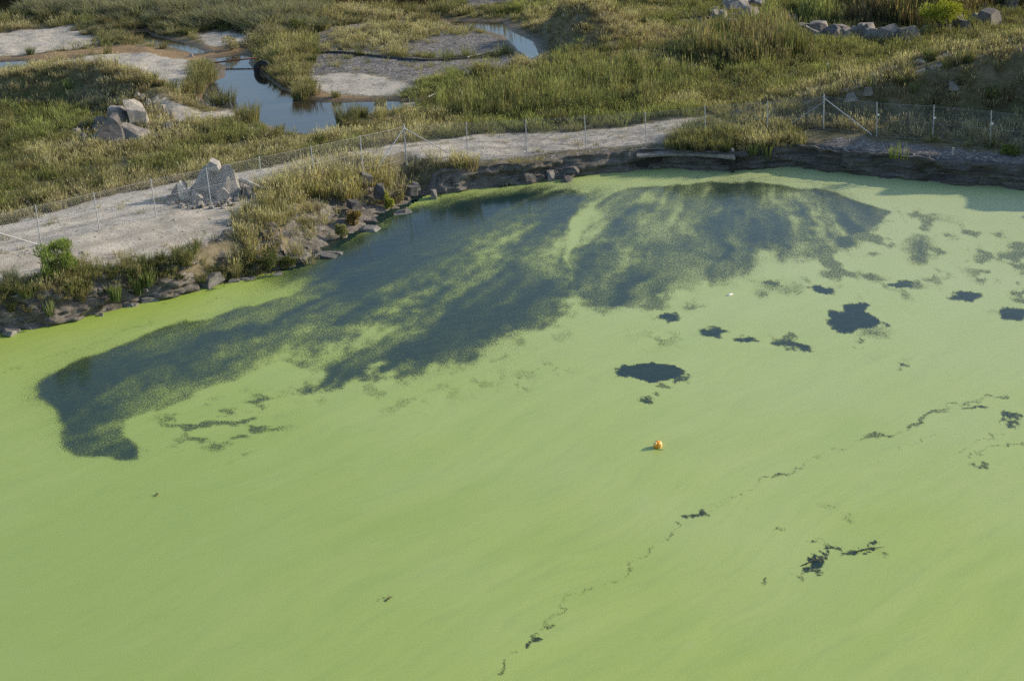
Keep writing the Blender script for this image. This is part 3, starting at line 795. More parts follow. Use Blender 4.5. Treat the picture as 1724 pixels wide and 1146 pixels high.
# creek and pools of the wetland
def sheet(name, poly, z, mat, label):
    poly = np.asarray(poly)
    c = poly.mean(0)
    me = bpy.data.meshes.new(name); bm = bmesh.new()
    d = poly - c
    poly = c + d * (1 + .55 / np.maximum(np.linalg.norm(d, axis=1), .5))[:, None]
    bm.faces.new([bm.verts.new((a, b, z)) for a, b in poly]); bmesh.ops.triangulate(bm, faces=bm.faces[:]); bm.normal_update(); bm.to_mesh(me); bm.free()
    if me.polygons[0].normal.z < 0: me.flip_normals()
    return tag(put(name, me, mat), label, kind='structure')
sheet('creek', CREEK, ZW - .13, M['creek_water'], 'shallow blue creek winding through the wetland')
for i, (q, l) in enumerate(zip(POOLS, ('still pool at the left edge beside the pale gravel flat', 'blue pool beside the grassy mound in the distance',
                                       'small pale pool behind the row of boulders', 'narrow muddy channel behind the gravel flats'))):
    sheet('pool', q, ZW - .12, M['creek_water'], l)
for q, l in zip(BROWN, ('dark brown marsh pond at the top of the view', 'dark green marsh pond in the top left corner')):
    sheet('marsh_pond', q, ZW - .12, M['brown_water'], l)

# ================================================================== ROCKS
def rock_mesh(name, w, d, h, seed, taper=.75, lean=(0, 0), n=6, rough=.06, sub=1, flat_top=.0):
    """an angular block: a leaning, tapering box split along random joints, its faces then broken up a little"""
    r = random.Random(seed)
    bm = bmesh.new()
    bmesh.ops.create_cube(bm, size=1.0)
    for v in bm.verts:
        t = v.co.z + .5
        k = 1 + (taper - 1) * t
        v.co = Vector((v.co.x * w * k * r.uniform(.86, 1.08) + lean[0] * t * h, v.co.y * d * k * r.uniform(.86, 1.08) + lean[1] * t * h, t * h * r.uniform(.84, 1.04) - (1 - t) * h * .15))
    for i in range(n):
        nr = Vector((r.gauss(0, 1), r.gauss(0, 1), abs(r.gauss(0, .8)))).normalized()
        sup = max(v.co.dot(nr) for v in bm.verts); low = min(v.co.dot(nr) for v in bm.verts)
        q = low + (sup - low) * r.uniform(.80, .95)
        res = bmesh.ops.bisect_plane(bm, geom=bm.verts[:] + bm.edges[:] + bm.faces[:], plane_co=nr * q, plane_no=nr, clear_outer=True)
        ed = [e for e in bm.edges if e.is_boundary]
        if ed: bmesh.ops.holes_fill(bm, edges=ed, sides=0)
    bmesh.ops.remove_doubles(bm, verts=bm.verts[:], dist=.004 * max(w, h))
    bmesh.ops.triangulate(bm, faces=bm.faces[:])
    if sub:
        s = min(w, d, h)
        bmesh.ops.subdivide_edges(bm, edges=bm.edges[:], cuts=sub + 1, use_grid_fill=True)
        bm.normal_update()
        C = np.array([v.co for v in bm.verts]) / max(s, .05)
        for f_, a_ in ((1.7, rough), (4.5, rough * .55), (11, rough * .28)):
            o = np.c_[vnoise(C[:, 0] * f_ + seed, C[:, 1] * f_ + C[:, 2] * f_ * .8, seed), vnoise(C[:, 1] * f_, C[:, 2] * f_ + 5 + C[:, 0] * f_ * .6, seed + 1), vnoise(C[:, 2] * f_ + 3, C[:, 0] * f_ + 9 + C[:, 1] * f_ * .7, seed + 2)]
            for v, q in zip(bm.verts, o): v.co += Vector(q) * s * a_ * 1.6
    bmesh.ops.recalc_face_normals(bm, faces=bm.faces[:])
    me = bpy.data.meshes.new(name)
    bm.to_mesh(me); bm.free()
    return me
STONES = [rock_mesh('stone', 1, r_.uniform(.55, .9), r_.uniform(.3, .6), 100 + i, r_.uniform(.6, .95), (r_.uniform(-.2, .2), 0), 6, .05, 0) for i, r_ in ((i, random.Random(i)) for i in range(16))]
STONES_D = [m.copy() for m in STONES]
for m in STONES: m.materials.append(M['bank_stone'])
for m in STONES_D: m.materials.append(M['dark_stone'])

# stones of the bank, lying along the waterline and down the broken slope
rb = random.Random(11)
def bank_pos(x, off):
    k = int(np.argmin(np.abs(SL[:, 0] - x)))
    p = SL[k] + NRM[k] * off
    return k, p
def bank_z(k, off):
    row = BV.reshape(len(SL), n, 3)[k]
    dist = ((row[:, :2] - SL[k]) * NRM[k]).sum(1)
    j = int(np.argmin(np.abs(dist - off)))
    cand = row[np.abs(dist - off) < .25]
    return float(cand[:, 2].max()) if len(cand) and off > .4 else float(row[j, 2])
nst = 0
def stone(x, off, size, dark, flat=1.0, zoff=0.0, z=None):
    global nst
    k, p = bank_pos(x, off)
    if z is None: z = max(bank_z(k, off), -.05)
    me = rb.choice(STONES_D if dark else STONES)
    put('stone', me, None, bank, (p[0], p[1], z - size * .15 + zoff), (rb.uniform(-.16, .16), rb.uniform(-.16, .16), rb.uniform(-.5, .5) + rb.choice([0, 3.14])),
        (size * rb.uniform(.9, 1.6), size * rb.uniform(.8, 1.2), size * flat * rb.uniform(.7, 1.2)))
    nst += 1
for i in range(46):
    x = rb.uniform(-28, -12.2)
    if float(vnoise(x * .7, 3.3, 9)) > -.12: stone(x, rb.uniform(-.20, .10), rb.choice([.2, .28, .36, .5, .75]) * rb.uniform(.8, 1.2), False, .75, z=rb.uniform(-.12, .02))
for i in range(44): stone(rb.uniform(-28, -12.5), rb.uniform(.1, .6), rb.uniform(.14, .42), rb.random() < .3)
for i in range(52):
    x = rb.uniform(-12.2, -4.2)
    if float(vnoise(x * .9, 7.3, 9)) > -.2: stone(x, rb.uniform(-.25, .15), rb.choice([.22, .3, .42, .6, .8]) * rb.uniform(.8, 1.2), rb.random() < .3, .6, z=rb.uniform(-.12, .05))
for i in range(64): stone(rb.uniform(-12, -4), rb.uniform(.3, 3.4), rb.choice([.18, .25, .35, .5, .9]) * rb.uniform(.8, 1.3), rb.random() < .5, .36, zoff=-.04)
for i in range(8): stone(rb.uniform(-3, 7), rb.uniform(-.25, .12), rb.choice([.25, .35, .5, .8]) * rb.uniform(.8, 1.2), rb.random() < .5, .55, z=rb.uniform(-.1, .65))
for i in range(18): stone(rb.uniform(4, 28), rb.uniform(-.25, .05), rb.uniform(.25, .7), True, .45, z=rb.uniform(-.1, .03))
# larger slabs that stand out on the bank
for px, py, sz, fl, dk in ((356, 466, 1.25, .55, False), (190, 492, .8, .8, False), (150, 500, .6, .8, False), (598, 362, 1.2, .6, True), (640, 340, 1.1, .8, True), (690, 325, .9, 1.0, True),
                           (700, 318, .8, 1.0, False), (620, 330, 1.3, .6, True), (15, 548, .9, .6, False), 
                           (730, 322, .7, 1.1, False), (790, 300, .9, .9, True), (885, 295, 1.2, .9, True), (925, 291, .9, 1.1, False), (955, 294, .7, .6, True)):
    w = W(px, py, .35)
    k = int(np.argmin(np.hypot(SL[:, 0] - w[0], SL[:, 1] - w[1])))
    me = rb.choice(STONES_D if dk else STONES)
    d0 = float(((np.array(w[:2]) - SL[k]) * NRM[k]).sum())
    put('stone', me, None, bank, (w[0], w[1], max(0, min(1.2, .5 * d0)) if d0 > .2 else .02), (rb.uniform(-.15, .15), rb.uniform(-.2, .2), rb.uniform(0, 6.28)), (sz, sz * .8, sz * fl))

def boulder(px, py, w, d, h, seed, label, taper=.75, lean=(0, 0), rz=0.0, mat='boulder', group=None, dz=0.0, tilt=(0, 0), sub=1, rough=.032, pos=None, name='boulder'):
    p = pos or on_ground(px, py)
    o = put(name, rock_mesh(name, w, d, h, seed, taper, lean, 8 if sub else 6, rough, sub), M[mat], None, (p[0], p[1], p[2] + dz), (tilt[0], tilt[1], rz))
    tag(o, label, 'boulder', group)
    return p
ORD = ['leftmost'] + [w + ' from left' for w in ('second third fourth fifth sixth seventh eighth ninth tenth eleventh twelfth thirteenth fourteenth fifteenth sixteenth').split()] + ['rightmost']
# boulders beside the fence
pf = on_ground(362, 336)
def near_f(dx, dy, dz=0): return Vector((pf.x + dx, pf.y + dy, zfast([[pf.x + dx, pf.y + dy]])[0] + dz))
boulder(0, 0, 2.1, 1.6, 1.55, 4, 'big grey block at the back of the boulder heap behind the fence', .68, (.1, .1), .1, pos=near_f(-.55, 1.0), mat='boulder')
boulder(0, 0, 2.1, 1.6, 1.5, 6, 'largest pale boulder with sloping right side in the heap behind the fence', .6, (-.2, .12), .2, pos=near_f(.5, .6), mat='pale_stone')
boulder(0, 0, .85, .5, .34, 8, 'small pale slab balanced on top of the boulder heap behind the fence', .85, (0, 0), -.3, pos=near_f(-.05, .9, 1.42), tilt=(.1, .42), name='stone_slab', mat='pale_stone')
boulder(0, 0, .8, .6, 1.15, 12, 'pointed pale stone at the left of the boulder heap behind the fence', .45, (-.2, 0), .3, pos=near_f(-1.4, .25), mat='pale_stone')
boulder(0, 0, 1.2, .7, .5, 14, 'low tilted slab in front of the boulder heap behind the fence', .7, (0, 0), -.6, pos=near_f(-.8, -.05), tilt=(.3, .2), name='stone_slab', mat='pale_stone')
boulder(0, 0, 1.1, .6, .6, 17, 'squat pale stone at the front right of the boulder heap behind the fence', .8, (0, 0), .1, pos=near_f(.5, -.05), mat='boulder')
boulder(0, 0, .7, .6, .6, 19, 'small grey stone at the right end of the boulder heap behind the fence', .7, (0, 0), .4, mat='grey_boulder', pos=near_f(1.5, .15))
boulder(0, 0, 1.1, .9, .7, 23, 'low dark stone at the left foot of the boulder heap behind the fence', .7, (0, 0), .4, mat='grey_boulder', pos=near_f(-1.8, .8))
p = near_f(1.15, .75, .78)
MB().tube([p, p + Vector((.55, -.05, -.22)), p + Vector((1.0, -.12, -.42)), p + Vector((1.45, -.1, -.56))], [.11, .12, .09, .03], 7).build('driftwood_log', M['wood'], None, True)
tag(bpy.data.objects['driftwood_log'], 'bleached log leaning off the right of the boulder heap by the fence', 'log')
# boulder cluster under the grassy mound at the left
boulder(181, 240, 2.1, 1.7, 1.5, 31, 'rounded dark boulder at the left of the cluster below the grassy mound', .72, (.05, .1), .3, 'grey_boulder')
boulder(211, 212, 2.0, 1.6, 1.15, 33, 'square flat-topped boulder in the middle of the cluster below the mound', .88, (0, .1), -.1, 'grey_boulder')
boulder(239, 212, 1.2, 1.4, 1.65, 36, 'tall pale leaning slab at the right of the cluster below the mound', .8, (-.25, .1), .25, 'boulder')
boulder(227, 236, 2.3, 1.3, 1.15, 38, 'broad low boulder at the front of the cluster below the mound', .8, (0, .1), -.15, 'grey_boulder')
boulder(170, 216, 1.3, 1.0, .8, 40, 'low flat boulder at the back left of the cluster below the mound', .75, (0, 0), .6, 'grey_boulder')
RUB = ((232, 162), (200, 178), (250, 175), (262, 190), (275, 185), (186, 186), (268, 200), (240, 168), (210, 172), (290, 196))
for i, (px, py) in enumerate(RUB):
    boulder(px, py, .4, .35, .28, 300 + i, f'small rubble stone above the left boulder cluster, {ORD[sorted(x[0] for x in RUB).index(px)] if px != 290 else "rightmost"}', .7, rz=i, mat='boulder', group='rubble above the boulder cluster', sub=0, name='small_stone')
# distant rock pile, upper right
rp = random.Random(5)
for i in range(20):
    u = i / 19
    px, py = 1206 + (i % 5) * 14 + rp.uniform(-4, 4) + (20 if i >= 15 else 0), 50 - (i // 5) * 12 + rp.uniform(-3, 4)
    s = rp.choice([.45, .6, .8, 1.15]) * rp.uniform(.85, 1.15)
    boulder(px, py, s * 1.3, s, s * .75, 400 + i, f'grey boulder in the far rock pile, {["leftmost", "second from left", "middle one", "second from right", "rightmost"][i % 5]} of its {["front", "second", "third", "back"][i // 5]} row', .7, (0, 0), rp.uniform(0, 3), rp.choice(['boulder', 'grey_boulder']), 'boulders of the far rock pile', tilt=(rp.uniform(-.3, .3), rp.uniform(-.3, .3)), dz=.1 + .35 * (i // 5 in (1, 2)), sub=0)
for i in range(17):
    px, py = 1344 + i * 11.6 + rp.uniform(-3, 3), 62 + rp.uniform(-3, 5) + i * .3
    s = rp.uniform(.75, 1.35)
    boulder(px, py, s * 1.25, s, s * .8, 440 + i, f'dark boulder in the row beyond the embankment, {ORD[i]}', .7, (0, 0), rp.uniform(0, 3), 'grey_boulder', 'row of boulders beyond the embankment', tilt=(rp.uniform(-.2, .2), rp.uniform(-.2, .2)), sub=0)
for i, (px, py, s) in enumerate(((1606, 50, 1.2), (1625, 52, .9), (1648, 40, .9), (1662, 44, 1.5), (1672, 36, 1.2), (1640, 12, 1.1), (1668, 14, 1.3), (1700, 20, 1.2), (1690, 4, 1.3), (1715, 8, 1.4), (1655, 24, .9))):
    boulder(px, py, s * 1.3, s, s * .85, 470 + i, 'shaded boulder near the yellow-green tree, ' + ('at its foot', 'just right of its foot', 'left beside the large pale block', 'large pale block', 'behind the large pale block', 'high up and leftmost', 'high up, second from left', 'right edge, lower', 'top edge, left of two', 'top edge, right of two', 'small, midway up the slope')[i], .7, (0, 0), i * 1.3, 'grey_boulder', 'shaded boulders behind the yellow-green tree', sub=0)
boulder(1168, 122, .8, .6, .55, 490, 'dark block left of the pair in the grass by the dark rushes', .8, mat='grey_boulder')
boulder(1184, 126, .75, .6, .45, 492, 'paler block right of the pair in the grass by the dark rushes', .8, rz=.5, mat='boulder')
boulder(690, 186, .9, .7, .45, 494, 'pale boulder at the creek edge beside the reeds', .75, rz=.2)
boulder(708, 189, .9, .5, .3, 495, 'low grey stone lying right of the pale creek boulder', .7, rz=.6, mat='grey_boulder')
boulder(208, 45, .45, .35, .25, 496, 'lone white stone in the channel between the gravel flats', .7, mat='pale_stone')
boulder(322, 96, .35, .3, .22, 497, 'small white stone on the mud beside the creek head', .7, mat='pale_stone', sub=0)
boulder(1605, 150, .6, .5, .4, 498, 'grey stone half buried in the dark embankment slope', .8, mat='grey_boulder')
boulder(1432, 168, .8, .6, .45, 499, 'grey stone at the foot of the embankment behind the fence brace', .7, mat='grey_boulder')
boulder(1462, 160, .6, .5, .4, 501, 'smaller grey stone higher on the embankment near the fence corner', .7, mat='grey_boulder')
boulder(1205, 208, .7, .5, .28, 502, 'flat pale stone on the gravel behind the fence near the grass clump', .8, mat='boulder')
boulder(1238, 250, .22, .2, .2, 503, 'small white stone on the right end of the concrete slab', .8, mat='pale_stone', sub=0, pos=Vector((W(1233, 256, .9)[0], W(1233, 256, .9)[1], .90)))

# ================================================================== THE FENCE
fence = put('chain_link_fence', None, None, None, tuple(FENCE[9]))
tag(fence, 'galvanised chain link fence with slim posts following the gravel track', 'fence')
F0 = Vector(FENCE[9])
def fpart(name, mb, mat):
    me = mb.mesh(name)
    me.transform(Matrix.Translation(-F0))
    return put(name, me, M[mat], fence)
FT = [Vector(f) for f in FENCE]
ENDS = (1, 9, 16)
for i, f in enumerate(FT):
    e = i in ENDS
    lean = Vector((random.uniform(-.05, .05), random.uniform(-.05, .05), 0))
    hgt = 1.93 if e else 1.86
    po = fpart('end_post' if e else 'fence_post', MB().tube([f + Vector((0, 0, -.3)), f + lean + Vector((0, 0, hgt))], .037 if e else .026, 8), 'galv')
    if i >= 17:
        c = MB().box(f + Vector((.05, -.04, 1.18)), (.05, .03, .045)); me = c.mesh('post_fitting'); me.transform(Matrix.Translation(-F0)); put('post_fitting', me, M['white_plastic'], po)
def brace(i, j, t, h=1.72, br=.024):
    a, b = FT[i], FT[j]
    q = a + (b - a) * t
    q.z = float(zfast([[q.x, q.y]])[0])
    fpart('brace', MB().tube([a + Vector((0, -.03, h)), q + Vector((0, -.06, .05))], br, 7), 'galv')
brace(9, 10, .78); brace(9, 8, .85); brace(16, 17, .92); brace(16, 15, .85, 1.5, .013); brace(1, 2, .97, 1.55)
for i in range(len(FT) - 1):
    a, b = FT[i], FT[i + 1]
    ln = (b - a).length; u = (b - a) / ln; up = Vector((0, 0, 1))
    side = Vector((-u.y, u.x, 0)) * .0035
    mb = MB(); Hh = 1.76; st = .0707; r_ = .0012
    def strand(x0, z0, x1, z1, off):
        p0, p1 = a + u * x0 + up * (z0 + .04) + off, a + u * x1 + up * (z1 + .04) + off
        d = (p1 - p0).normalized(); s1 = d.cross(side).normalized() * r_; s2 = side.normalized() * r_
        k = len(mb.v)
        for p in (p0, p1):
            mb.v += [tuple(p + s1), tuple(p - s1 * .5 + s2 * .87), tuple(p - s1 * .5 - s2 * .87)]
        mb.f.extend([[k, k + 1, k + 4, k + 3], [k + 1, k + 2, k + 5, k + 4], [k + 2, k, k + 3, k + 5]])
    x = -Hh
    while x < ln:
        x0, x1 = max(x, 0), min(x + Hh, ln)
        if x1 > x0:
            strand(x0, x0 - x, x1, x1 - x, side); strand(x0, Hh - (x0 - x), x1, Hh - (x1 - x), -side)
        x += st
    fpart('mesh_panel', mb, 'wire')
    for hh in (1.80, .92, .06):
        fpart('line_wire', MB().tube([a + up * hh - side * 2, (a + b) / 2 + up * (hh - .012) - side * 2, b + up * hh - side * 2], .006, 5), 'wire')

# ================================================================== MAN-MADE BITS
# concrete slab over the old outlet
sl = put('concrete_slab', None, None, None, (W(1155, 258, .84)[0], W(1155, 258, .84)[1], 0))
tag(sl, 'flat concrete slab jutting from the bank above a dark recess', 'slab')
so = Vector(sl.location)
front = [W(1072, 263, .84), W(1120, 259.5, .84), W(1160, 259, .84), W(1200, 261.5, .84), W(1238, 266, .84)]
back = [(p[0] + .10, p[1] + 1.5, .92) for p in front]
def slab(fr, bk, th, name, mat):
    v = []
    for f_, b_ in zip(fr, bk):
        for q, dz in ((f_, 0), (b_, 0), (b_, -th), (f_, -th)): v.append((q[0] - so.x, q[1] - so.y, q[2] + dz - so.z))
    fc = []
    for i in range(len(fr) - 1):
        for j in range(4): fc.append([4 * i + j, 4 * i + (j + 1) % 4, 4 * i + 4 + (j + 1) % 4, 4 * i + 4 + j])
    fc += [[3, 2, 1, 0], [4 * len(fr) - 4 + j for j in range(4)]]
    me = bpy.data.meshes.new(name); me.from_pydata(v, [], fc); me.update()
    bm = bmesh.new(); bm.from_mesh(me); bmesh.ops.recalc_face_normals(bm, faces=bm.faces); bm.to_mesh(me); bm.free()
    return put(name, me, M[mat], sl)
slab(front, back, .11, 'deck', 'concrete')
slab([(p[0] + .02, p[1] + .5, .72) for p in front], [(p[0] + .02, p[1] + .85, .72) for p in front], 1.1, 'recessed_wall', 'concrete_shade')
pier = front[-1]
MB().box((pier[0] - so.x - .1, pier[1] - so.y + .3, .28), (.08, .14, .46)).build('pier', M['concrete_shade'], sl)

# buoy
bp = W(1107.5, 752.5, 0)
bo = put('mooring_buoy', None, None, None, (bp[0], bp[1], .0))
tag(bo, 'small round orange buoy floating alone on the green duckweed', 'buoy')
def lathe(prof, k=28):
    v = []; f = []
    for r_, z in prof:
        for j in range(k): v.append((r_ * math.cos(6.28318 * j / k), r_ * math.sin(6.28318 * j / k), z))
    for i in range(len(prof) - 1):
        for j in range(k): f.append([i * k + j, i * k + (j + 1) % k, (i + 1) * k + (j + 1) % k, (i + 1) * k + j])
    f.append(list(range(k))[::-1]); f.append([(len(prof) - 1) * k + j for j in range(k)])
    me = bpy.data.meshes.new('lathe'); me.from_pydata(v, [], f); me.update()
    me.polygons.foreach_set('use_smooth', np.ones(len(me.polygons), bool)); return me
Rb = .148
prof = [(max(.012, Rb * math.cos(a)), Rb * math.sin(a)) for a in np.linspace(-1.5, 1.5, 21)]
tilt = (.35, -.9, .3)
put('float_body', lathe(prof), M['buoy'], bo, (0, 0, .085), tilt)
q = put('collar', lathe([(.1475, -.028), (.156, -.024), (.158, 0), (.156, .024), (.1475, .028)]), M['buoy_band'], bo, (0, 0, .085), tilt)
cap = put('end_cap', lathe([(.05, 0), (.062, .004), (.055, .022), (.03, .03)]), M['buoy_band'], bo, tuple(Vector((0, 0, .085)) + (Matrix.Rotation(.3, 3, 'Z') @ Matrix.Rotation(-.9, 3, 'Y') @ Matrix.Rotation(.35, 3, 'X')) @ Vector((0, 0, .142))), tilt)
ring = [Vector((.035 * math.cos(a), 0, .035 * math.sin(a))) for a in np.linspace(0, 6.283, 13)]
MB().tube(ring, .008, 5, False).build('lifting_eye', M['galv'], cap, True, loc=(0, 0, .055))

# tyre standing in the creek
tp = W(436, 124, ZW - .13)
ty = put('old_tyre', None, None, None, (tp[0] + .25, tp[1] + .2, ZW - .1))
tag(ty, 'big black tyre standing half sunk at the creek edge', 'tyre')
def torus(R1, r1, w1, k=30, m=10):
    v = []; f = []
    for i in range(k):
        a = 6.28318 * i / k
        for j in range(m):
            b = 6.28318 * j / m
            cc, ss = math.cos(b), math.sin(b)
            rr = R1 + r1 * math.copysign(abs(cc) ** .6, cc); yy_ = w1 * math.copysign(abs(ss) ** .6, ss)
            v.append((rr * math.cos(a), yy_, rr * math.sin(a)))
    for i in range(k):
        for j in range(m): f.append([i * m + j, i * m + (j + 1) % m, ((i + 1) % k) * m + (j + 1) % m, ((i + 1) % k) * m + j])
    me = bpy.data.meshes.new('torus'); me.from_pydata(v, [], f); me.update(); return me
put('tyre_wall', torus(.42, .17, .2), M['rubber'], ty, (0, 0, .18), (-.25, 0, -.35))
put('tread_band', torus(.595, .025, .16, 40, 6), M['rubber'], ty, (0, 0, .18), (-.25, 0, -.35))

def line_thing(name, pts, rad, mat, label, cat, k=7):
    P3 = [Vector(p) for p in pts]
    o0 = P3[0]
    o = MB().tube([p - o0 for p in P3], rad, k).build(name, M[mat], None, True, loc=tuple(o0))
    return tag(o, label, cat)
def gpts(px, up=.05):
    out = []
    for a, b in smooth_line(np.array(px, float), 2):
        p = on_ground(a, b); out.append(p + Vector((0, 0, up)))
    return out
line_thing('discarded_pipe', [W(354, 107, ZW + .1), W(385, 103, ZW + .16), W(405, 100.5, ZW + .2), W(432, 98, ZW + .25)], .055, 'rust', 'thin rusty red pipe lying across the creek', 'pipe')
line_thing('poly_pipe', gpts([(515, 92), (560, 89), (600, 92), (640, 97), (700, 103), (750, 103), (790, 98)], .06), .075, 'hose', 'long dark curving pipe across the grey mud flat', 'pipe')
line_thing('bleached_branch', gpts([(786, 99), (815, 92), (845, 84)], .07), .08, 'wood', 'straight bleached branch at the right end of the dark pipe', 'branch')
line_thing('fallen_branch', gpts([(836, 146), (852, 143), (870, 140)], .1), .07, 'wood', 'grey fallen branch in the grass left of the reed bed', 'branch')
line_thing('fallen_branch', gpts([(718, 170), (728, 164), (742, 160)], .15), .05, 'wood', 'short pale branch beside the bright sedge patch', 'branch')
for px, py, h_, l in ((1394, 119, .45, 'short white stake on the embankment shoulder near the boulder row'), (1598, 60, .7, 'leaning pale stake in front of the yellow-green tree'),
                      (1604, 262, .4, 'little pale stake at the edge of the shaded ledge')):
    p = on_ground(px, py)
    tag(MB().box((0, 0, h_ / 2 - .05), (.045, .045, h_ / 2 + .05)).build('marker_stake', M['white_plastic' if px == 1394 else 'wood'], None, loc=tuple(p), rot=(.08, random.uniform(-.12, .12), .4)), l, 'stake')
# pale planks and flat stones lying in the embankment's wheel track
for px, py, l in ((1452, 117, 'nearer pale plank lying in the wheel track on the embankment'), (1475, 111, 'farther pale plank lying in the wheel track on the embankment')):
    p = on_ground(px, py)
    tag(MB().box((0, 0, .03), (.42, .08, .03)).build('plank', M['wood'], None, loc=(p.x, p.y, p.z + .02), rot=(0, .05, .3)), l, 'plank')
# things afloat
def twig(px, py, ln, rz, label):
    p = W(px, py, .02); mb = MB()
    mb.tube([(-ln / 2, 0, 0), (-.1 * ln, .03, .02), (.2 * ln, -.02, .03), (ln / 2, .02, .01)], [.016, .018, .014, .005], 6)
    mb.tube([(.05 * ln, 0, .02), (.25 * ln, .12, .07)], [.010, .004], 5); mb.tube([(-.2 * ln, .02, .02), (-.28 * ln, -.1, .04)], [.010, .004], 5)
    tag(mb.build('floating_twig', M['bark'], None, True, loc=p, rot=(0, 0, rz)), label, 'twig')
twig(656, 1007, .34, .9, 'small dark twig floating on the weed near the bottom of the pond')
twig(265, 832, .22, 1.2, 'tiny dark twig floating on the weed at the left of the pond')
twig(1466, 924, .9, .2, 'dark twig caught in the right of two torn gaps in the weed')
twig(1372, 944, 1.0, .5, 'dark twig caught in the left of two torn gaps in the weed')
lp = W(1229, 496, .02)
tag(put('floating_bottle', lathe([(.02, -.15), (.045, -.14), (.045, .06), (.016, .11), (.016, .15)], 10), M['white_plastic'], None, lp, (0, 1.5, .6)), 'white plastic bottle floating at the edge of the open water', 'bottle')
fp = W(172, 531, 0)
tag(put('floating_stone', rock_mesh('floating_stone', .3, .22, .12, 77, .7, sub=0), M['bank_stone'], None, (fp[0], fp[1], 0)), 'lone small stone poking through the weed off the left bank', 'stone')
rp_ = W(1426, 287.5, .03)
tag(put('float_marker', lathe([(.02, -.05), (.06, -.03), (.07, .02), (.05, .06), (.015, .08)], 12), m_plain('red_float_plastic', (.5, .05, .03), .4), None, rp_), 'tiny red float in the shade below the right bank', 'float')

# ================================================================== PLANTS
def blades(nb, h, r, lean, wd, seed, curve=.5, hv=.35, tilt0=0.0, heads=0):
    g = np.random.default_rng(seed)
    a = g.uniform(0, 6.283, nb); rr = r * np.sqrt(g.uniform(0, 1, nb))
    bx, by = rr * np.cos(a), rr * np.sin(a)
    hh = h * (1 - hv + hv * g.uniform(0, 1, nb) * 1.4)
    ld = a + g.normal(0, .7, nb)
    ln = lean * g.uniform(.1, 1, nb) * hh
    fa = g.uniform(0, 3.1416, nb)
    V, F, H, Rn = [], [], [], []
    for i in range(nb):
        k = len(V); c, s_ = math.cos(ld[i]), math.sin(ld[i])
        wx, wy = math.cos(fa[i]) * wd * .5, math.sin(fa[i]) * wd * .5
        rn = g.uniform()
        for t, w in ((0, .8), (.55, 1.0)):
            o = ln[i] * (t ** (1 + curve))
            x, y, z = bx[i] + c * o, by[i] + s_ * o, hh[i] * t * (1 - .12 * t)
            V += [(x - wx * w, y - wy * w, z), (x + wx * w, y + wy * w, z)]; H += [t, t]; Rn += [rn, rn]
        V.append((bx[i] + c * ln[i], by[i] + s_ * ln[i], hh[i] * (1 - .25 * min(1, lean)))); H.append(1); Rn.append(rn)
        F += [[k, k + 1, k + 3, k + 2], [k + 2, k + 3, k + 4]]
        if heads and g.uniform() < heads:
            q = len(V); tx, ty_, tz = V[k + 4]; w2 = wd * 1.5; hl = h * .16
            V += [(tx - wx * 1.6, ty_ - wy * 1.6, tz - hl * .4), (tx + wx * 1.6, ty_ + wy * 1.6, tz - hl * .4), (tx + c * .02, ty_ + s_ * .02, tz + hl)]
            H += [1, 1, 1]; Rn += [1, 1, 1]; F.append([q, q + 1, q + 2])
    return np.array(V), F, np.array(H), np.array(Rn)
def clump_mesh(name, *a, **k):
    V, F, H, Rn = blades(*a, **k)
    return mesh_np(name, V, F, dict(h=H, rnd=Rn))
LIB = {}
def lib(key, *a, nvar=3, **k):
    LIB[key] = []
    for i in range(nvar):
        me = clump_mesh(key, *a[:5], 1000 + len(LIB) * 17 + i, *a[5:], **k); me.materials.append(M['grass'])
        LIB[key].append(bpy.data.objects.new('template_' + key, me))
lib('short', 26, .26, .30, .9, .022)
lib('mid', 30, .45, .26, .7, .022, heads=.2)
lib('tall', 34, .80, .22, .55, .020, heads=.5)
lib('rush', 60, .85, .20, .75, .020, curve=.9)
lib('reed', 22, 1.45, .32, .16, .034, curve=.2, heads=.25)
lib('leafy', 40, .38, .28, 1.1, .07)
lib('scrub', 130, .95, .38, .75, .026, curve=.6)
for i in range(3):
    me = rock_mesh('pebble', 1, .8, .55, 600 + i, .7, (0, 0), 2, .05, 0); me.materials.append(M['pale_stone'])
    LIB.setdefault('pebble', []).append(bpy.data.objects.new('template_pebble', me))
for i in range(3):
    me = rock_mesh('chip', 1, .8, .5, 620 + i, .7, (0, 0), 2, .05, 0); me.materials.append(M['bank_stone'])
    LIB.setdefault('chip', []).append(bpy.data.objects.new('template_chip', me))

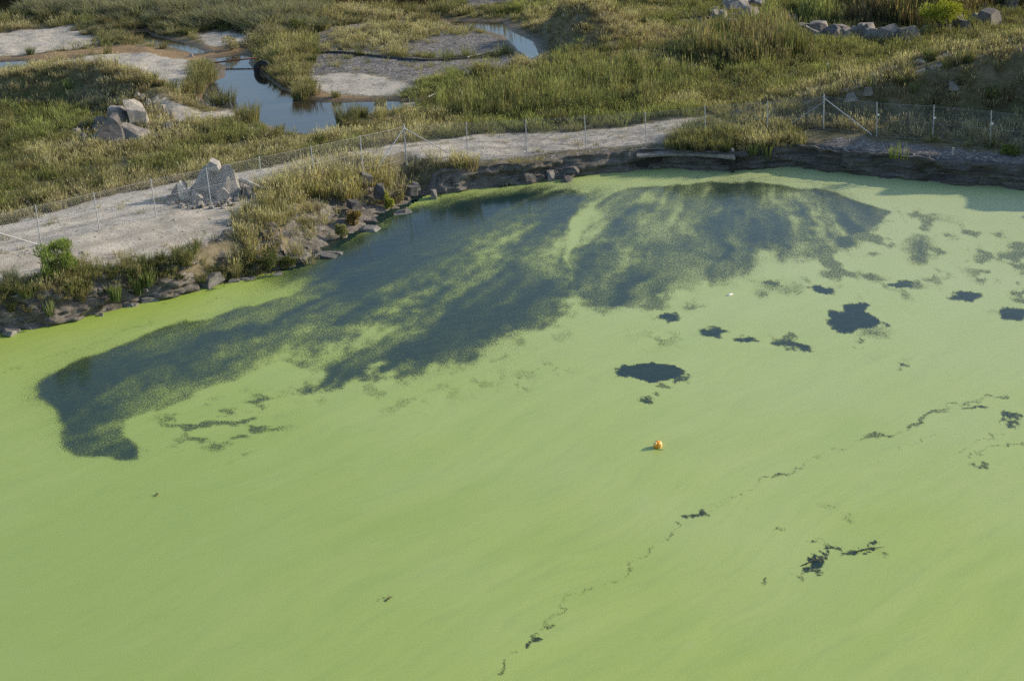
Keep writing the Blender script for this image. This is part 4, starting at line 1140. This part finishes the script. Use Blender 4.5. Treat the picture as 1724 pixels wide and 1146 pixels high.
def scatter(name, label, cat, P, keys, tint=None, tipc=None, scale=None, zoff=-.02, upright=True):
    nP = len(P)
    z = zsurf(P) + zoff
    objs = [o for k in keys for o in LIB[k]]
    at = dict(vi=rng.integers(0, len(objs), nP).astype(np.float32), rot=np.c_[rng.normal(0, .06, (nP, 2)), rng.uniform(0, 6.283, nP)], scl=scale)
    if tint is not None: at['tint'] = tint; at['tip'] = tipc
    o = put(name, mesh_np(name, np.c_[P, z], np.zeros((0, 3), np.int32), at))
    ng = bpy.data.node_groups.new(name + '_scatter', 'GeometryNodeTree')
    ng.interface.new_socket('Geometry', in_out='INPUT', socket_type='NodeSocketGeometry')
    ng.interface.new_socket('Geometry', in_out='OUTPUT', socket_type='NodeSocketGeometry')
    N = ng.nodes.new; L = ng.links.new
    gi, go, ip, gt = N('NodeGroupInput'), N('NodeGroupOutput'), N('GeometryNodeInstanceOnPoints'), N('GeometryNodeGeometryToInstance')
    for t in objs:
        oi = N('GeometryNodeObjectInfo'); oi.inputs['Object'].default_value = t; L(oi.outputs['Geometry'], gt.inputs[0])
    def na(nm, ty):
        a = N('GeometryNodeInputNamedAttribute'); a.data_type = ty; a.inputs['Name'].default_value = nm; return a.outputs[0]
    ip.inputs['Pick Instance'].default_value = True
    L(gi.outputs[0], ip.inputs['Points']); L(gt.outputs[0], ip.inputs['Instance']); L(na('vi', 'FLOAT'), ip.inputs['Instance Index'])
    L(na('rot', 'FLOAT_VECTOR'), ip.inputs['Rotation']); L(na('scl', 'FLOAT_VECTOR'), ip.inputs['Scale']); L(ip.outputs[0], go.inputs[0])
    md = o.modifiers.new('scatter', 'NODES'); md.node_group = ng
    return tag(o, label, cat, kind='stuff')

STRAW, GOLD, OLIVE, GREEN_, LIME, GREY, BROWN_, DEEP, RUST = ((.375, .335, .21), (.30, .265, .145), (.205, .195, .092), (.128, .144, .058), (.225, .24, .088), (.26, .26, .18), (.185, .15, .095), (.058, .075, .032), (.19, .14, .075))
def pal(nP, pairs, w=None, noise=None):
    """pairs of (base, tip) colours; chosen along a slow noise so that like grows by like"""
    k = len(pairs)
    if noise is None: idx = rng.choice(k, nP, p=w)
    else: idx = np.clip(((noise * .5 + .5) * k + rng.normal(0, .45, nP)).astype(int), 0, k - 1)
    b, t = np.array([p[0] for p in pairs])[idx], np.array([p[1] for p in pairs])[idx]
    v = rng.uniform(.75, 1.2, (nP, 1))
    return b * v, t * v
def in_poly(polys, dens, soft=.8, frust=.37):
    out = []
    for q in polys:
        lo, hi = q.min(0) - soft, q.max(0) + soft
        m = int((hi - lo).prod() * dens)
        P = rng.uniform(lo, hi, (m, 2))
        P = P[np.abs(P[:, 0]) < P[:, 1] * frust + 1]
        s = sdf(P, q) + fbm(P[:, 0] * .6, P[:, 1] * .6, 3, 200) * soft
        P = P[s > 0]; out.append(P)
    return np.vstack(out)
def off_water(P, m=.25):
    d = np.maximum.reduce([sdf(P, q) for q in [CREEK] + POOLS + BROWN])
    return P[(d < -m) & (sdf(P, LAND) > .3)]
def sizes(nP, a, b, hv=.25):
    s = rng.uniform(a, b, nP); return np.c_[s, s, s * rng.uniform(1 - hv, 1 + hv, nP)]

REEDS = {
 'green': WP([(712, 178), (760, 158), (850, 152), (915, 132), (1000, 128), (1085, 112), (1130, 120), (1195, 140), (1198, 165), (1150, 176), (1085, 186), (985, 194), (862, 203), (790, 208), (725, 203), (700, 190)], ZW),
 'dark': WP([(1152, 112), (1170, 78), (1210, 66), (1290, 60), (1345, 66), (1352, 102), (1300, 116), (1220, 120)], ZW),
 'far': WP([(1422, 52), (1400, 8), (1440, -25), (1760, -40), (1760, 20), (1660, 26), (1610, 40), (1540, 54)], ZW),
 'pool': WP([(1350, 52), (1346, 30), (1380, 10), (1420, 4), (1425, 52)], ZW),
 'pile': WP([(1275, 50), (1285, 22), (1312, 14), (1322, 50)], ZW)}
THICK = WP([(40, 30), (45, -5), (140, -25), (420, -25), (560, -20), (540, 18), (520, 55), (445, 60), (400, 50), (330, 50), (250, 42), (150, 38)], ZW)
CRK = WP([(428, 66), (470, 58), (528, 78), (525, 100), (515, 120), (528, 150), (540, 168), (500, 168), (474, 150), (452, 132), (436, 112), (432, 92)], ZW)
ISLE = WP([(130, 54), (155, 38), (250, 32), (300, 50), (310, 62), (255, 74), (200, 78), (165, 72)], ZW)
TUFT = WP([(545, 75), (560, 52), (640, 45), (760, 48), (800, 58), (740, 66), (690, 80), (680, 98), (600, 88), (560, 88)], ZW)
SEDGE = WP([(672, 164), (700, 145), (760, 130), (765, 142), (740, 158), (700, 168)], ZW)

# --- meadow
area = np.array([[-52, 72], [52, 72], [52, 160], [-52, 160]])
P = in_poly([area], 11, 0)
P = P[inside(P, BEHIND)]
P = off_water(P, .5)
bare = np.maximum.reduce([pmask(P, GRAVEL, .8), pmask(P, DARKG, .8), pmask(P, MUD, .4)]) + .35 * fbm(P[:, 0] * .7, P[:, 1] * .7, 3, 205)
dcr, _ = seg_dist(P, CRESTS[:, :2], False, CRESTS[:, 2])
rut = (np.abs(dcr - .85) < .38) & (P[:, 0] > CRESTS[0, 0])
P = P[(bare < .22) & ~(rut & (rng.uniform(0, 1, len(P)) < .8))]
P = P[fbm(P[:, 0] * .35, P[:, 1] * .35, 3, 207) + rng.normal(0, .4, len(P)) > -.36]
nz = fbm(P[:, 0] * .13, P[:, 1] * .13, 4, 210) * 1.7 + .1
grn = pmask(P, GREEN, 2.0)
emb = sstep(0, 2, CRESTS[0, 0] + 0 - P[:, 0]) < .5
dcr, _ = seg_dist(P, CRESTS[:, :2], False, CRESTS[:, 2])
nz = np.clip(nz - .25 + grn * .55 + .45 * sstep(0, 6, P[:, 0]) * sstep(24, 14, P[:, 0]) * sstep(92, 97, P[:, 1]), -1, 1)
wd_ = np.maximum.reduce([sdf(P, q) for q in [CREEK] + POOLS])
beyond = emb & (P[:, 1] > np.interp(P[:, 0], CRESTS[:, 0], CRESTS[:, 1]) + 2.6)
nz = np.where(beyond, .55 + .35 * fbm(P[:, 0] * .3, P[:, 1] * .3, 3, 8), nz)
nz = np.where(emb & (dcr < 9) & ~beyond, -.75 + .25 * fbm(P[:, 0] * .4, P[:, 1] * .4, 2, 3), nz)
for L in (M1, M2):
    dd, _ = seg_dist(P, L[:, :2], False, L[:, 2]); nz = np.where(dd < 3.2, -.8, nz)
ti, tp_ = pal(len(P), [(BROWN_, STRAW), (OLIVE, GOLD), (OLIVE, STRAW), (OLIVE, OLIVE), (GREEN_, OLIVE), (GREEN_, LIME)], noise=nz)
hs_ = fbm(P[:, 0] * .25, P[:, 1] * .25, 3, 215)
lowm = hs_ < .0
for m, keys, (a, b), lab in ((lowm, ('short', 'mid'), (.8, 1.5), 'short tan and green meadow grass behind the fence'), (~lowm, ('mid', 'tall', 'short'), (.7, 1.15), 'taller seeding grass drifts in the meadow behind the fence')):
    scatter('meadow_grass', lab, 'grass', P[m], keys, ti[m], tp_[m], sizes(m.sum(), a, b) * np.clip(.45 - wd_[m] / 4, .5, 1)[:, None])

P = in_poly([area], .55, 0)
P = off_water(P[inside(P, BEHIND)], .4)
bare = np.maximum.reduce([pmask(P, GRAVEL, .8), pmask(P, DARKG, .8), pmask(P, MUD, .4)])
P = P[(bare < .3) & (fbm(P[:, 0] * .15, P[:, 1] * .15, 3, 217) > -.15)]
ti, tq = pal(len(P), [(DEEP, OLIVE), (DEEP, GREEN_), (BROWN_, OLIVE), (DEEP, BROWN_), (GREEN_, OLIVE)])
scatter('meadow_tussocks', 'darker coarse tussocks dotted through the meadow behind the fence', 'tussocks', P, ('scrub', 'rush'), ti, tq, sizes(len(P), .5, 1.0))
P = in_poly([np.array([[-60, 146], [60, 128], [60, 150], [-60, 168]])], 1.6, 0, .45)
P = P[P[:, 1] > 143.5 - .28 * P[:, 0] + 1.5 * fbm(P[:, 0] * .2, P[:, 0] * 0, 2, 4)]
ti, tq = pal(len(P), [(DEEP, OLIVE), (DEEP, BROWN_), (BROWN_, OLIVE)])
scatter('far_thicket', 'tall dark scrub beyond the far edge of the marsh', 'thicket', P, ('scrub', 'reed'), ti, tq, sizes(len(P), 1.8, 2.8))

# --- dry grass on top of the bank
BG = [(WP([(500, 292), (600, 272), (690, 263), (800, 262), (813, 272), (790, 282), (735, 289), (700, 294), (650, 306), (600, 318), (560, 326), (500, 332), (440, 342), (440, 322)], 1.4), 14, ('tall', 'mid'), (.8, 1.25), [(OLIVE, STRAW), (BROWN_, STRAW), (OLIVE, GOLD), (GREEN_, OLIVE)]),
      (WP([(385, 412), (430, 346), (500, 338), (555, 338), (585, 348), (560, 368), (525, 395), (490, 420), (450, 445), (380, 448)], 1.2), 13, ('mid', 'tall', 'short'), (.7, 1.05), [(BROWN_, STRAW), (OLIVE, GOLD), (OLIVE, STRAW), (GREEN_, OLIVE)]),
      (WP([(-80, 545), (0, 512), (90, 480), (200, 468), (330, 447), (385, 440), (385, 468), (300, 492), (180, 518), (90, 541), (0, 555), (-80, 572)], .8), 17, ('mid', 'tall', 'rush'), (.5, .95), [(BROWN_, STRAW), (OLIVE, OLIVE), (GREEN_, OLIVE), (DEEP, GREEN_), (OLIVE, STRAW)]),
      (WP([(1238, 218), (1300, 205), (1348, 222), (1336, 262), (1300, 272), (1244, 268)], 1.5), 13, ('tall', 'mid'), (.7, 1.15), [(OLIVE, STRAW), (OLIVE, GOLD), (GREEN_, OLIVE)]),
      (WP([(1105, 240), (1120, 218), (1180, 206), (1235, 208), (1246, 236), (1160, 244)], 1.5), 14, ('tall', 'rush'), (.7, 1.05), [(GREEN_, OLIVE), (OLIVE, OLIVE), (DEEP, GREEN_)]),
      (WP([(858, 268), (890, 262), (926, 262), (926, 274), (880, 278)], 1.3), 9, ('mid',), (.7, 1.0), [(OLIVE, STRAW), (BROWN_, STRAW)]),
      (WP([(520, 420), (560, 380), (620, 340), (700, 305), (730, 312), (690, 345), (620, 382), (545, 430)], .7), 2.2, ('mid', 'short', 'leafy'), (.5, .95), [(OLIVE, STRAW), (GREEN_, LIME), (BROWN_, GOLD)]),
      (WP([(1330, 214), (1420, 208), (1480, 218), (1600, 232), (1724, 244), (1850, 256), (1850, 238), (1600, 214), (1400, 196)], 1.6), 6, ('mid', 'short'), (.6, 1.0), [(OLIVE, STRAW), (GREEN_, OLIVE), (BROWN_, STRAW)])]
PB, TB, QB, SB, KB = [], [], [], [], []
labs = ['tall dry straw-coloured grass along the bank top in front of the fence', 'tan grass on the broad slope above the rocky bank', 'mixed rough grass and rushes hanging over the left bank', 'straw grass tuft right of the concrete slab',
        'green tall grass clump behind the concrete slab', 'sparse dry tufts on the grey ledge', 'scattered weeds growing among the rocks of the slope', 'thin grass along the foot of the embankment behind the ledge']
for (q, dn, keys, (a, b), prs), lb in zip(BG, labs):
    P = in_poly([q], dn, .6)
    dsh = sdf(P, LAND)
    slope = (P[:, 0] > -11.2) & (P[:, 0] < -2.5) & (dsh < 2.3 + .9 * fbm(P[:, 0] * .7, P[:, 1] * .7, 3, 222))
    P = P[(dsh > .12) & ~(slope & (rng.uniform(0, 1, len(P)) < .8))]
    nz = fbm(P[:, 0] * .3, P[:, 1] * .3, 3, 220)
    ti, tq = pal(len(P), prs, noise=nz)
    scatter('bank_grass', lb, 'grass', P, keys, ti, tq, sizes(len(P), a, b))
# grass draped over the lip of the bank, left and centre
k_ = rng.integers(0, len(SL), 2600)
off_ = rng.uniform(.05, .75, 2600)
P = SL[k_] + NRM[k_] * off_[:, None]
sel = (P[:, 0] < -10.5) & (fbm(P[:, 0] * .8, P[:, 1] * .8, 3, 225) > -.1) & (np.abs(P[:, 0]) < P[:, 1] * .37 + 1)
P = P[sel]
ti, tq = pal(len(P), [(BROWN_, STRAW), (OLIVE, OLIVE), (GREEN_, OLIVE), (DEEP, GREEN_), (OLIVE, STRAW)])
scatter('bank_grass', 'rough grass and weeds draped down the left bank to the waterline', 'grass', P, ('mid', 'short', 'leafy', 'rush'), ti, tq, sizes(len(P), .4, .85))
# sparse tufts on the gravel
P = in_poly(GRAVEL[:2], .9, .5)
P = P[fbm(P[:, 0] * .5, P[:, 1] * .5, 3, 230) > .12]
P = P[sdf(P, LAND) > .4]
ti, tq = pal(len(P), [(OLIVE, STRAW), (BROWN_, STRAW), (GREEN_, OLIVE)])
scatter('gravel_tufts', 'sparse small dry tufts growing through the pale gravel track', 'grass', P, ('short', 'mid'), ti, tq, sizes(len(P), .5, .95))

# --- reeds and rushes
def reedbed(q, dn, keys, sc, prs, name, lab, cat='reeds', soft=.8):
    P = in_poly([q], dn, soft); P = off_water(P, .1)
    nz = fbm(P[:, 0] * .35, P[:, 1] * .35, 3, 240)
    ti, tq = pal(len(P), prs, noise=nz)
    s = sizes(len(P), *sc); s[:, 2] *= 1 + .35 * fbm(P[:, 0] * .5, P[:, 1] * .5, 3, 245); e = np.clip(sdf(P, q) / 1.2, .25, 1); s[:, 2] *= .55 + .45 * e
    return scatter(name, lab, cat, P, keys, ti, tq, s)
reedbed(REEDS['green'], 7, ('reed', 'tall'), (.6, .92), [(DEEP, GREEN_), (DEEP, OLIVE), (GREEN_, OLIVE), (DEEP, GREEN_), (GREEN_, LIME), (DEEP, RUST)], 'reed_bed', 'long bed of tall green reeds just behind the middle of the fence')
reedbed(REEDS['dark'], 12, ('reed',), (.95, 1.25), [(DEEP, OLIVE), (DEEP, BROWN_), (DEEP, GREEN_), (DEEP, RUST)], 'reed_bed', 'dark olive rush bed with a shaded front, left of the embankment')
reedbed(REEDS['far'], 9, ('reed',), (1.1, 1.5), [(DEEP, BROWN_), (DEEP, DEEP), (DEEP, RUST), (DEEP, BROWN_)], 'reed_bed', 'dark brown reed bed behind the row of boulders, top right')  # brown reeds, tints darkened further for the shade lying over them
reedbed(REEDS['pool'], 10, ('reed',), (.9, 1.15), [(DEEP, GREEN_), (GREEN_, LIME), (GREEN_, OLIVE)], 'reed_bed', 'bright green reeds right of the small pale pool')
reedbed(REEDS['pile'], 10, ('reed',), (.8, 1.0), [(GREEN_, LIME), (GREEN_, OLIVE)], 'reed_bed', 'bright green reeds between the far rock pile and the small pool')
reedbed(THICK, 4.5, ('scrub', 'rush'), (1.1, 2.0), [(BROWN_, GREY), (OLIVE, GREY), (DEEP, GREY), (OLIVE, GREY), (BROWN_, GREY)], 'rush_thicket', 'grey-green scrubby rush thicket across the top left', 'thicket', 1.5)
reedbed(CRK, 6, ('rush', 'tall'), (.8, 1.3), [(DEEP, OLIVE), (BROWN_, OLIVE), (OLIVE, GOLD), (DEEP, GREEN_)], 'rush_thicket', 'olive and tan rushes crowding the right bank of the creek', 'thicket', .7)
reedbed(ISLE, 7, ('rush', 'mid'), (.7, 1.15), [(DEEP, OLIVE), (BROWN_, OLIVE), (OLIVE, GREY), (DEEP, BROWN_)], 'rush_thicket', 'dark rush strip between the two pale gravel flats', 'thicket', .7)
reedbed(TUFT, 6, ('tall', 'mid'), (.65, 1.05), [(OLIVE, STRAW), (OLIVE, GOLD), (OLIVE, STRAW), (BROWN_, STRAW)], 'mudflat_grass', 'straw-coloured tufts standing on the grey mud flat', 'grass', 1.4)
reedbed(SEDGE, 16, ('mid', 'tall'), (.6, .9), [(LIME, LIME), (GREEN_, LIME), (LIME, STRAW)], 'sedge_patch', 'bright yellow-green sedge patch by the creek', 'sedge', .5)
P = in_poly([WP([(530, 95), (640, 98), (850, 100), (860, 125), (720, 132), (620, 128), (540, 118)], ZW)], 2.2, .8)
P = P[fbm(P[:, 0] * .4, P[:, 1] * .4, 3, 250) > .0]
ti, tq = pal(len(P), [(OLIVE, GOLD), (OLIVE, STRAW), (GREEN_, OLIVE)])
scatter('mudflat_grass', 'low olive plants spread over the mud below the dark pipe', 'grass', P, ('short', 'mid'), ti, tq, sizes(len(P), .5, 1.0))

# --- loose stones on the gravel
P = in_poly(GRAVEL, 2.6, .4); P = off_water(P, .0)
scatter('gravel_stones', 'loose pale stones strewn over the gravel', 'stones', P, ('pebble',), scale=sizes(len(P), .03, .10) * np.where(rng.uniform(0, 1, (len(P), 1)) < .05, 1.9, 1), zoff=-.01)
P = in_poly(DARKG, 2.5, .4); P = off_water(P, .0)
scatter('ledge_stones', 'loose grey stones strewn over the dark ledge and mud flats', 'stones', P, ('chip', 'pebble'), scale=sizes(len(P), .04, .13), zoff=-.01)

# --- broken rubble lying round the rock heaps
for (cx, cy), rr_, nn_, lb in (((pf.x - .1, pf.y + .5), 2.3, 150, 'broken pale rubble lying round the boulder heap behind the fence'), (tuple(on_ground(212, 222)[:2]), 3.2, 190, 'broken grey rubble lying round the boulder cluster below the mound'),
                               (tuple(on_ground(1240, 34)[:2]), 4.2, 300, 'jagged dark rubble filling the far rock pile'), (tuple(on_ground(1435, 62)[:2]), 7.5, 160, 'small stones lying between the boulders of the row')):
    a_ = rng.uniform(0, 6.283, nn_); q_ = np.sqrt(rng.uniform(0, 1, nn_)) * rr_
    P = np.c_[cx + q_ * np.cos(a_), cy + q_ * np.sin(a_) * (.25 if rr_ > 7 else 1)]
    scatter('rubble', lb, 'rubble', P, ('pebble', 'chip') if rr_ < 2.5 else ('chip',), scale=sizes(nn_, .10, .30) * np.where(rng.uniform(0, 1, (nn_, 1)) < .12, 2.0 if rr_ > 2.5 else 1.3, 1), zoff=.04 if rr_ < 2.5 else .16)

# --- single plants
def tussock(px, py, nb, h, r, lean, wd, base, tip, label, mat, group=None, name='rush_tussock', zz=None):
    p = on_ground(px, py) if zz is None else Vector(W(px, py, zz))
    me = clump_mesh(name, int(nb * 1.5), h * 1.25, r * 1.3, lean, wd, int(px * 7 + py), curve=.8, hv=.45)
    return tag(put(name, me, leaf_mat(mat, base, tip), None, (p.x, p.y, p.z - .05)), label, 'rush', group)
RB = ('rush_olive', DEEP, OLIVE)
for px, py, w, h, lb in ((376, 180, .62, 1.15, 'round dark rush tussock standing in the left of the creek'), (419, 205, .5, 1.1, 'rush tussock on the near left bank of the creek'), (585, 214, .45, 1.35, 'tall dark rush tussock at the near bank of the creek'),
                     (342, 137, .75, 1.25, 'broad rush clump on the point at the head of the creek'), (326, 156, .55, 1.0, 'low green rush clump where the gravel meets the creek'), (640, 184, .25, .75, 'small rush tuft at the right end of the creek'),
                     (508, 168, .4, 1.0, 'rush tuft at the tip of the creek-side thicket'), (566, 164, .22, .5, 'tiny rush tuft on the mud at the far side of the creek'), (645, 24, .7, 1.1, 'olive rush tussock left of two by the brown marsh pond'),
                     (688, 24, .6, .9, 'smaller rush tussock right of two by the brown marsh pond'), (746, 24, .9, 1.3, 'dark rush clump at the right end of the brown marsh pond'), (470, 224, .2, .5, 'thin sedge tuft at the near edge of the creek'), (1330, 190, .5, .7, 'dry tussock on the fence line near the fence corner')):
    tussock(px, py, 190 if w > .3 else 70, h, w, .55, .028, DEEP if 'dark' in lb else OLIVE, OLIVE, lb, 'rush_dark' if 'dark' in lb else 'rush_olive')

def leaf_cloud(blobs, nl, size, seed, narrow=.45, up=.4):
    g = np.random.default_rng(seed)
    V, F, H, Rn = [], [], [], []
    wts = np.array([b[3] * b[4] * b[5] for b in blobs]) ** .67; wts /= wts.sum()
    for i in range(nl):
        b = blobs[g.choice(len(blobs), p=wts)]
        d = g.normal(0, 1, 3); d /= np.linalg.norm(d); rr = g.uniform(.35, 1.0) ** .5
        c = np.array(b[:3]) + d * rr * np.array(b[3:6])
        ax = d + np.array([0, 0, up]) + g.normal(0, .45, 3); ax /= np.linalg.norm(ax)
        sd = np.cross(ax, g.normal(0, 1, 3)); sd /= np.linalg.norm(sd) + 1e-9
        l = size * g.uniform(.6, 1.4); w = l * narrow
        k = len(V); rn = g.uniform()
        V += [c, c + ax * l * .5 + sd * w * .5, c + ax * l, c + ax * l * .5 - sd * w * .5]
        H += [.2, .6, 1, .6]; Rn += [rn] * 4; F.append([k, k + 1, k + 2, k + 3])
    return mesh_np('leaves', np.array(V), F, dict(h=np.array(H), rnd=np.array(Rn)))
def shrub(px, py, w, h, label, mat, base, tip, seed, nl=1500, size=.13, narrow=.4, name='shrub', cat='shrub', crown='foliage', stemn=6, nb=9, low=.1, up=.4, group=None, pos=None, trunk='stem', stem_mat='bark', sr=.022, rs=1.0):
    p = pos or on_ground(px, py)
    g = random.Random(seed)
    root = put(name, None, None, None, (p[0], p[1], p[2] - .05)); tag(root, label, cat, group)
    blobs = []
    for i in range(nb):
        a = g.uniform(0, 6.283); rr = g.uniform(.1, 1) ** .6 * w * .36; zz = h * g.uniform(low + .15, .86)
        k = 1 - .35 * abs(zz / h - .5)
        blobs.append((rr * math.cos(a) * k, rr * math.sin(a) * k, zz, rs * w * g.uniform(.13, .25), rs * w * g.uniform(.13, .25), rs * h * g.uniform(.10, .24)))
    put(crown, leaf_cloud(blobs, nl, size, seed, narrow, up), leaf_mat(mat, base, tip), root)
    for i in range(stemn):
        b = blobs[i % len(blobs)]
        MB().tube([(b[0] * .05, b[1] * .05, -.1), (b[0] * .35, b[1] * .35, b[2] * .45), (b[0], b[1], b[2])], [sr * 1.3, sr, sr * .35], 5).build(trunk, M[stem_mat], root, True)
    return root
shrub(97, 470, 2.0, 1.9, 'bright green feathery bush on the bank at the left end of the fence', 'bush_green', (.09, .14, .035), (.23, .29, .075), 5, 4200, .19, .13, 'bush', 'bush', nb=24, up=1.6, low=.05, rs=.62)
shrub(1592, 58, 3.9, 2.5, 'spreading yellow-green tree behind the embankment, top right', 'tree_yellow', (.16, .19, .025), (.32, .34, .05), 9, 4200, .16, .4, 'small_tree', 'tree', 'crown', 6, 22, .3, trunk='trunk', sr=.05, rs=.75)
for i, (px, py, w, h, lb, mt, b_, t_) in enumerate((
    (446, 458, 1.5, 1.0, 'dark leafy bush hanging over the waterline below the tan slope', 'bush_dark', DEEP, (.12, .14, .04)),
    (478, 458, 1.1, .7, 'low leafy bush right of the dark bush at the waterline', 'bush_dark', DEEP, (.12, .14, .04)),
    (415, 452, 1.0, .9, 'olive bush left of the dark bush at the waterline', 'bush_olive', OLIVE, (.2, .19, .08)),
    (595, 378, 1.0, .75, 'reddish-tipped weed bush low on the rocky slope', 'bush_red', (.12, .12, .035), (.26, .17, .06)),
    (655, 352, .55, .85, 'yellow-green weed bush among the rocks of the slope', 'bush_lime', (.17, .22, .04), (.33, .34, .08)),
    (575, 402, .6, .7, 'pale grey-green weed among the lower slope rocks', 'bush_pale', (.16, .18, .07), (.28, .28, .13)),
    (672, 340, .6, .7, 'tan weed clump beside the yellow-green weed bush', 'bush_tan', OLIVE, STRAW),
    (500, 60, 1.5, 1.3, 'dark round shrub at the edge of the scrub thicket', 'bush_dark', DEEP, (.12, .14, .04)),
    (518, 40, 1.9, 1.7, 'bare-twigged dark shrub near the brown marsh pond', 'bush_grey', BROWN_, GREY),
    (460, 72, 2.4, 1.5, 'wide grey-green shrub above the creek-side rushes', 'bush_grey', BROWN_, GREY),
    (478, 48, 2.0, 1.5, 'grey shrub behind the wide grey-green shrub', 'bush_grey', BROWN_, GREY),
    (390, 84, 1.5, 1.0, 'tan-grey shrub on the stony patch at the creek head', 'bush_tan', OLIVE, STRAW),
    (360, 44, 2.6, 1.5, 'broad grey shrub in the middle of the scrub thicket', 'bush_grey', BROWN_, GREY),
    (290, 40, 2.2, 1.3, 'grey-brown shrub left in the scrub thicket', 'bush_grey', BROWN_, GREY),
    (415, 28, 2.6, 1.6, 'large grey-brown shrub at the back of the scrub thicket', 'bush_grey', BROWN_, GREY),
    (1090, 165, .9, .7, 'rusty brown dock clump at the right end of the reed bed', 'bush_rust', BROWN_, RUST),
    (1700, 262, .9, .45, 'low green weed on the shaded ledge at the right', 'bush_green2', GREEN_, (.14, .19, .04)))):
    fine = 'grey' in mt
    shrub(px, py, w, h, lb, mt, b_, t_, 20 + i, 1500 if not fine else 2200, .10 if not fine else .16, .4 if not fine else .1, stemn=5, up=.5 if not fine else 1.2)
def tall_weed(px, py, hh, nn, label, mat, base, tip, wdt=.05, r=.16):
    p = on_ground(px, py)
    me = clump_mesh('tall_weed', nn, hh, r, .35, wdt, int(px + py), curve=.5)
    return tag(put('tall_weed', me, leaf_mat(mat, base, tip), None, (p.x, p.y, p.z - .05)), label, 'weed')
GB = ((.09, .125, .04), (.19, .23, .08))
for px, py, hh, nn, lb in ((232, 494, 1.05, 70, 'clump of upright green rushes on the left bank'), (250, 488, .9, 50, 'smaller upright green rush clump right of the first on the left bank'), (196, 508, .9, 60, 'arching green leaves spilling toward the water on the left bank'),
                           (85, 530, .8, 30, 'light green weed low on the left bank'), (48, 512, .7, 26, 'light green weed near the left edge of the bank'), (1268, 268, .75, 30, 'bright green weed right of the concrete slab, left of two'),
                           (1292, 264, .8, 26, 'bright green weed right of the concrete slab, right of two'), (1505, 272, .8, 24, 'pale tall weed standing on the shaded rock ledge'), (1522, 274, 1.15, 12, 'tall thin weed stalk on the shaded rock ledge'),
                           (1538, 158, .7, 22, 'light green weed stalk on the dark embankment slope'), (1468, 148, .7, 16, 'thin green weed on the embankment near its crest'), (10, 185, .9, 60, 'bright green broad-leaved weed at the left edge of the meadow'),
                           (28, 190, .8, 40, 'bright green broad-leaved weed second from the left edge of the meadow'), (115, 150, .7, 40, 'bright green weed below the shaded side of the mound'), (1670, 170, 1.0, 60, 'green weed patch in the shade of the embankment at right')):
    tall_weed(px, py, hh, nn, lb, 'weed_green', *GB, wdt=.045, r=.24)
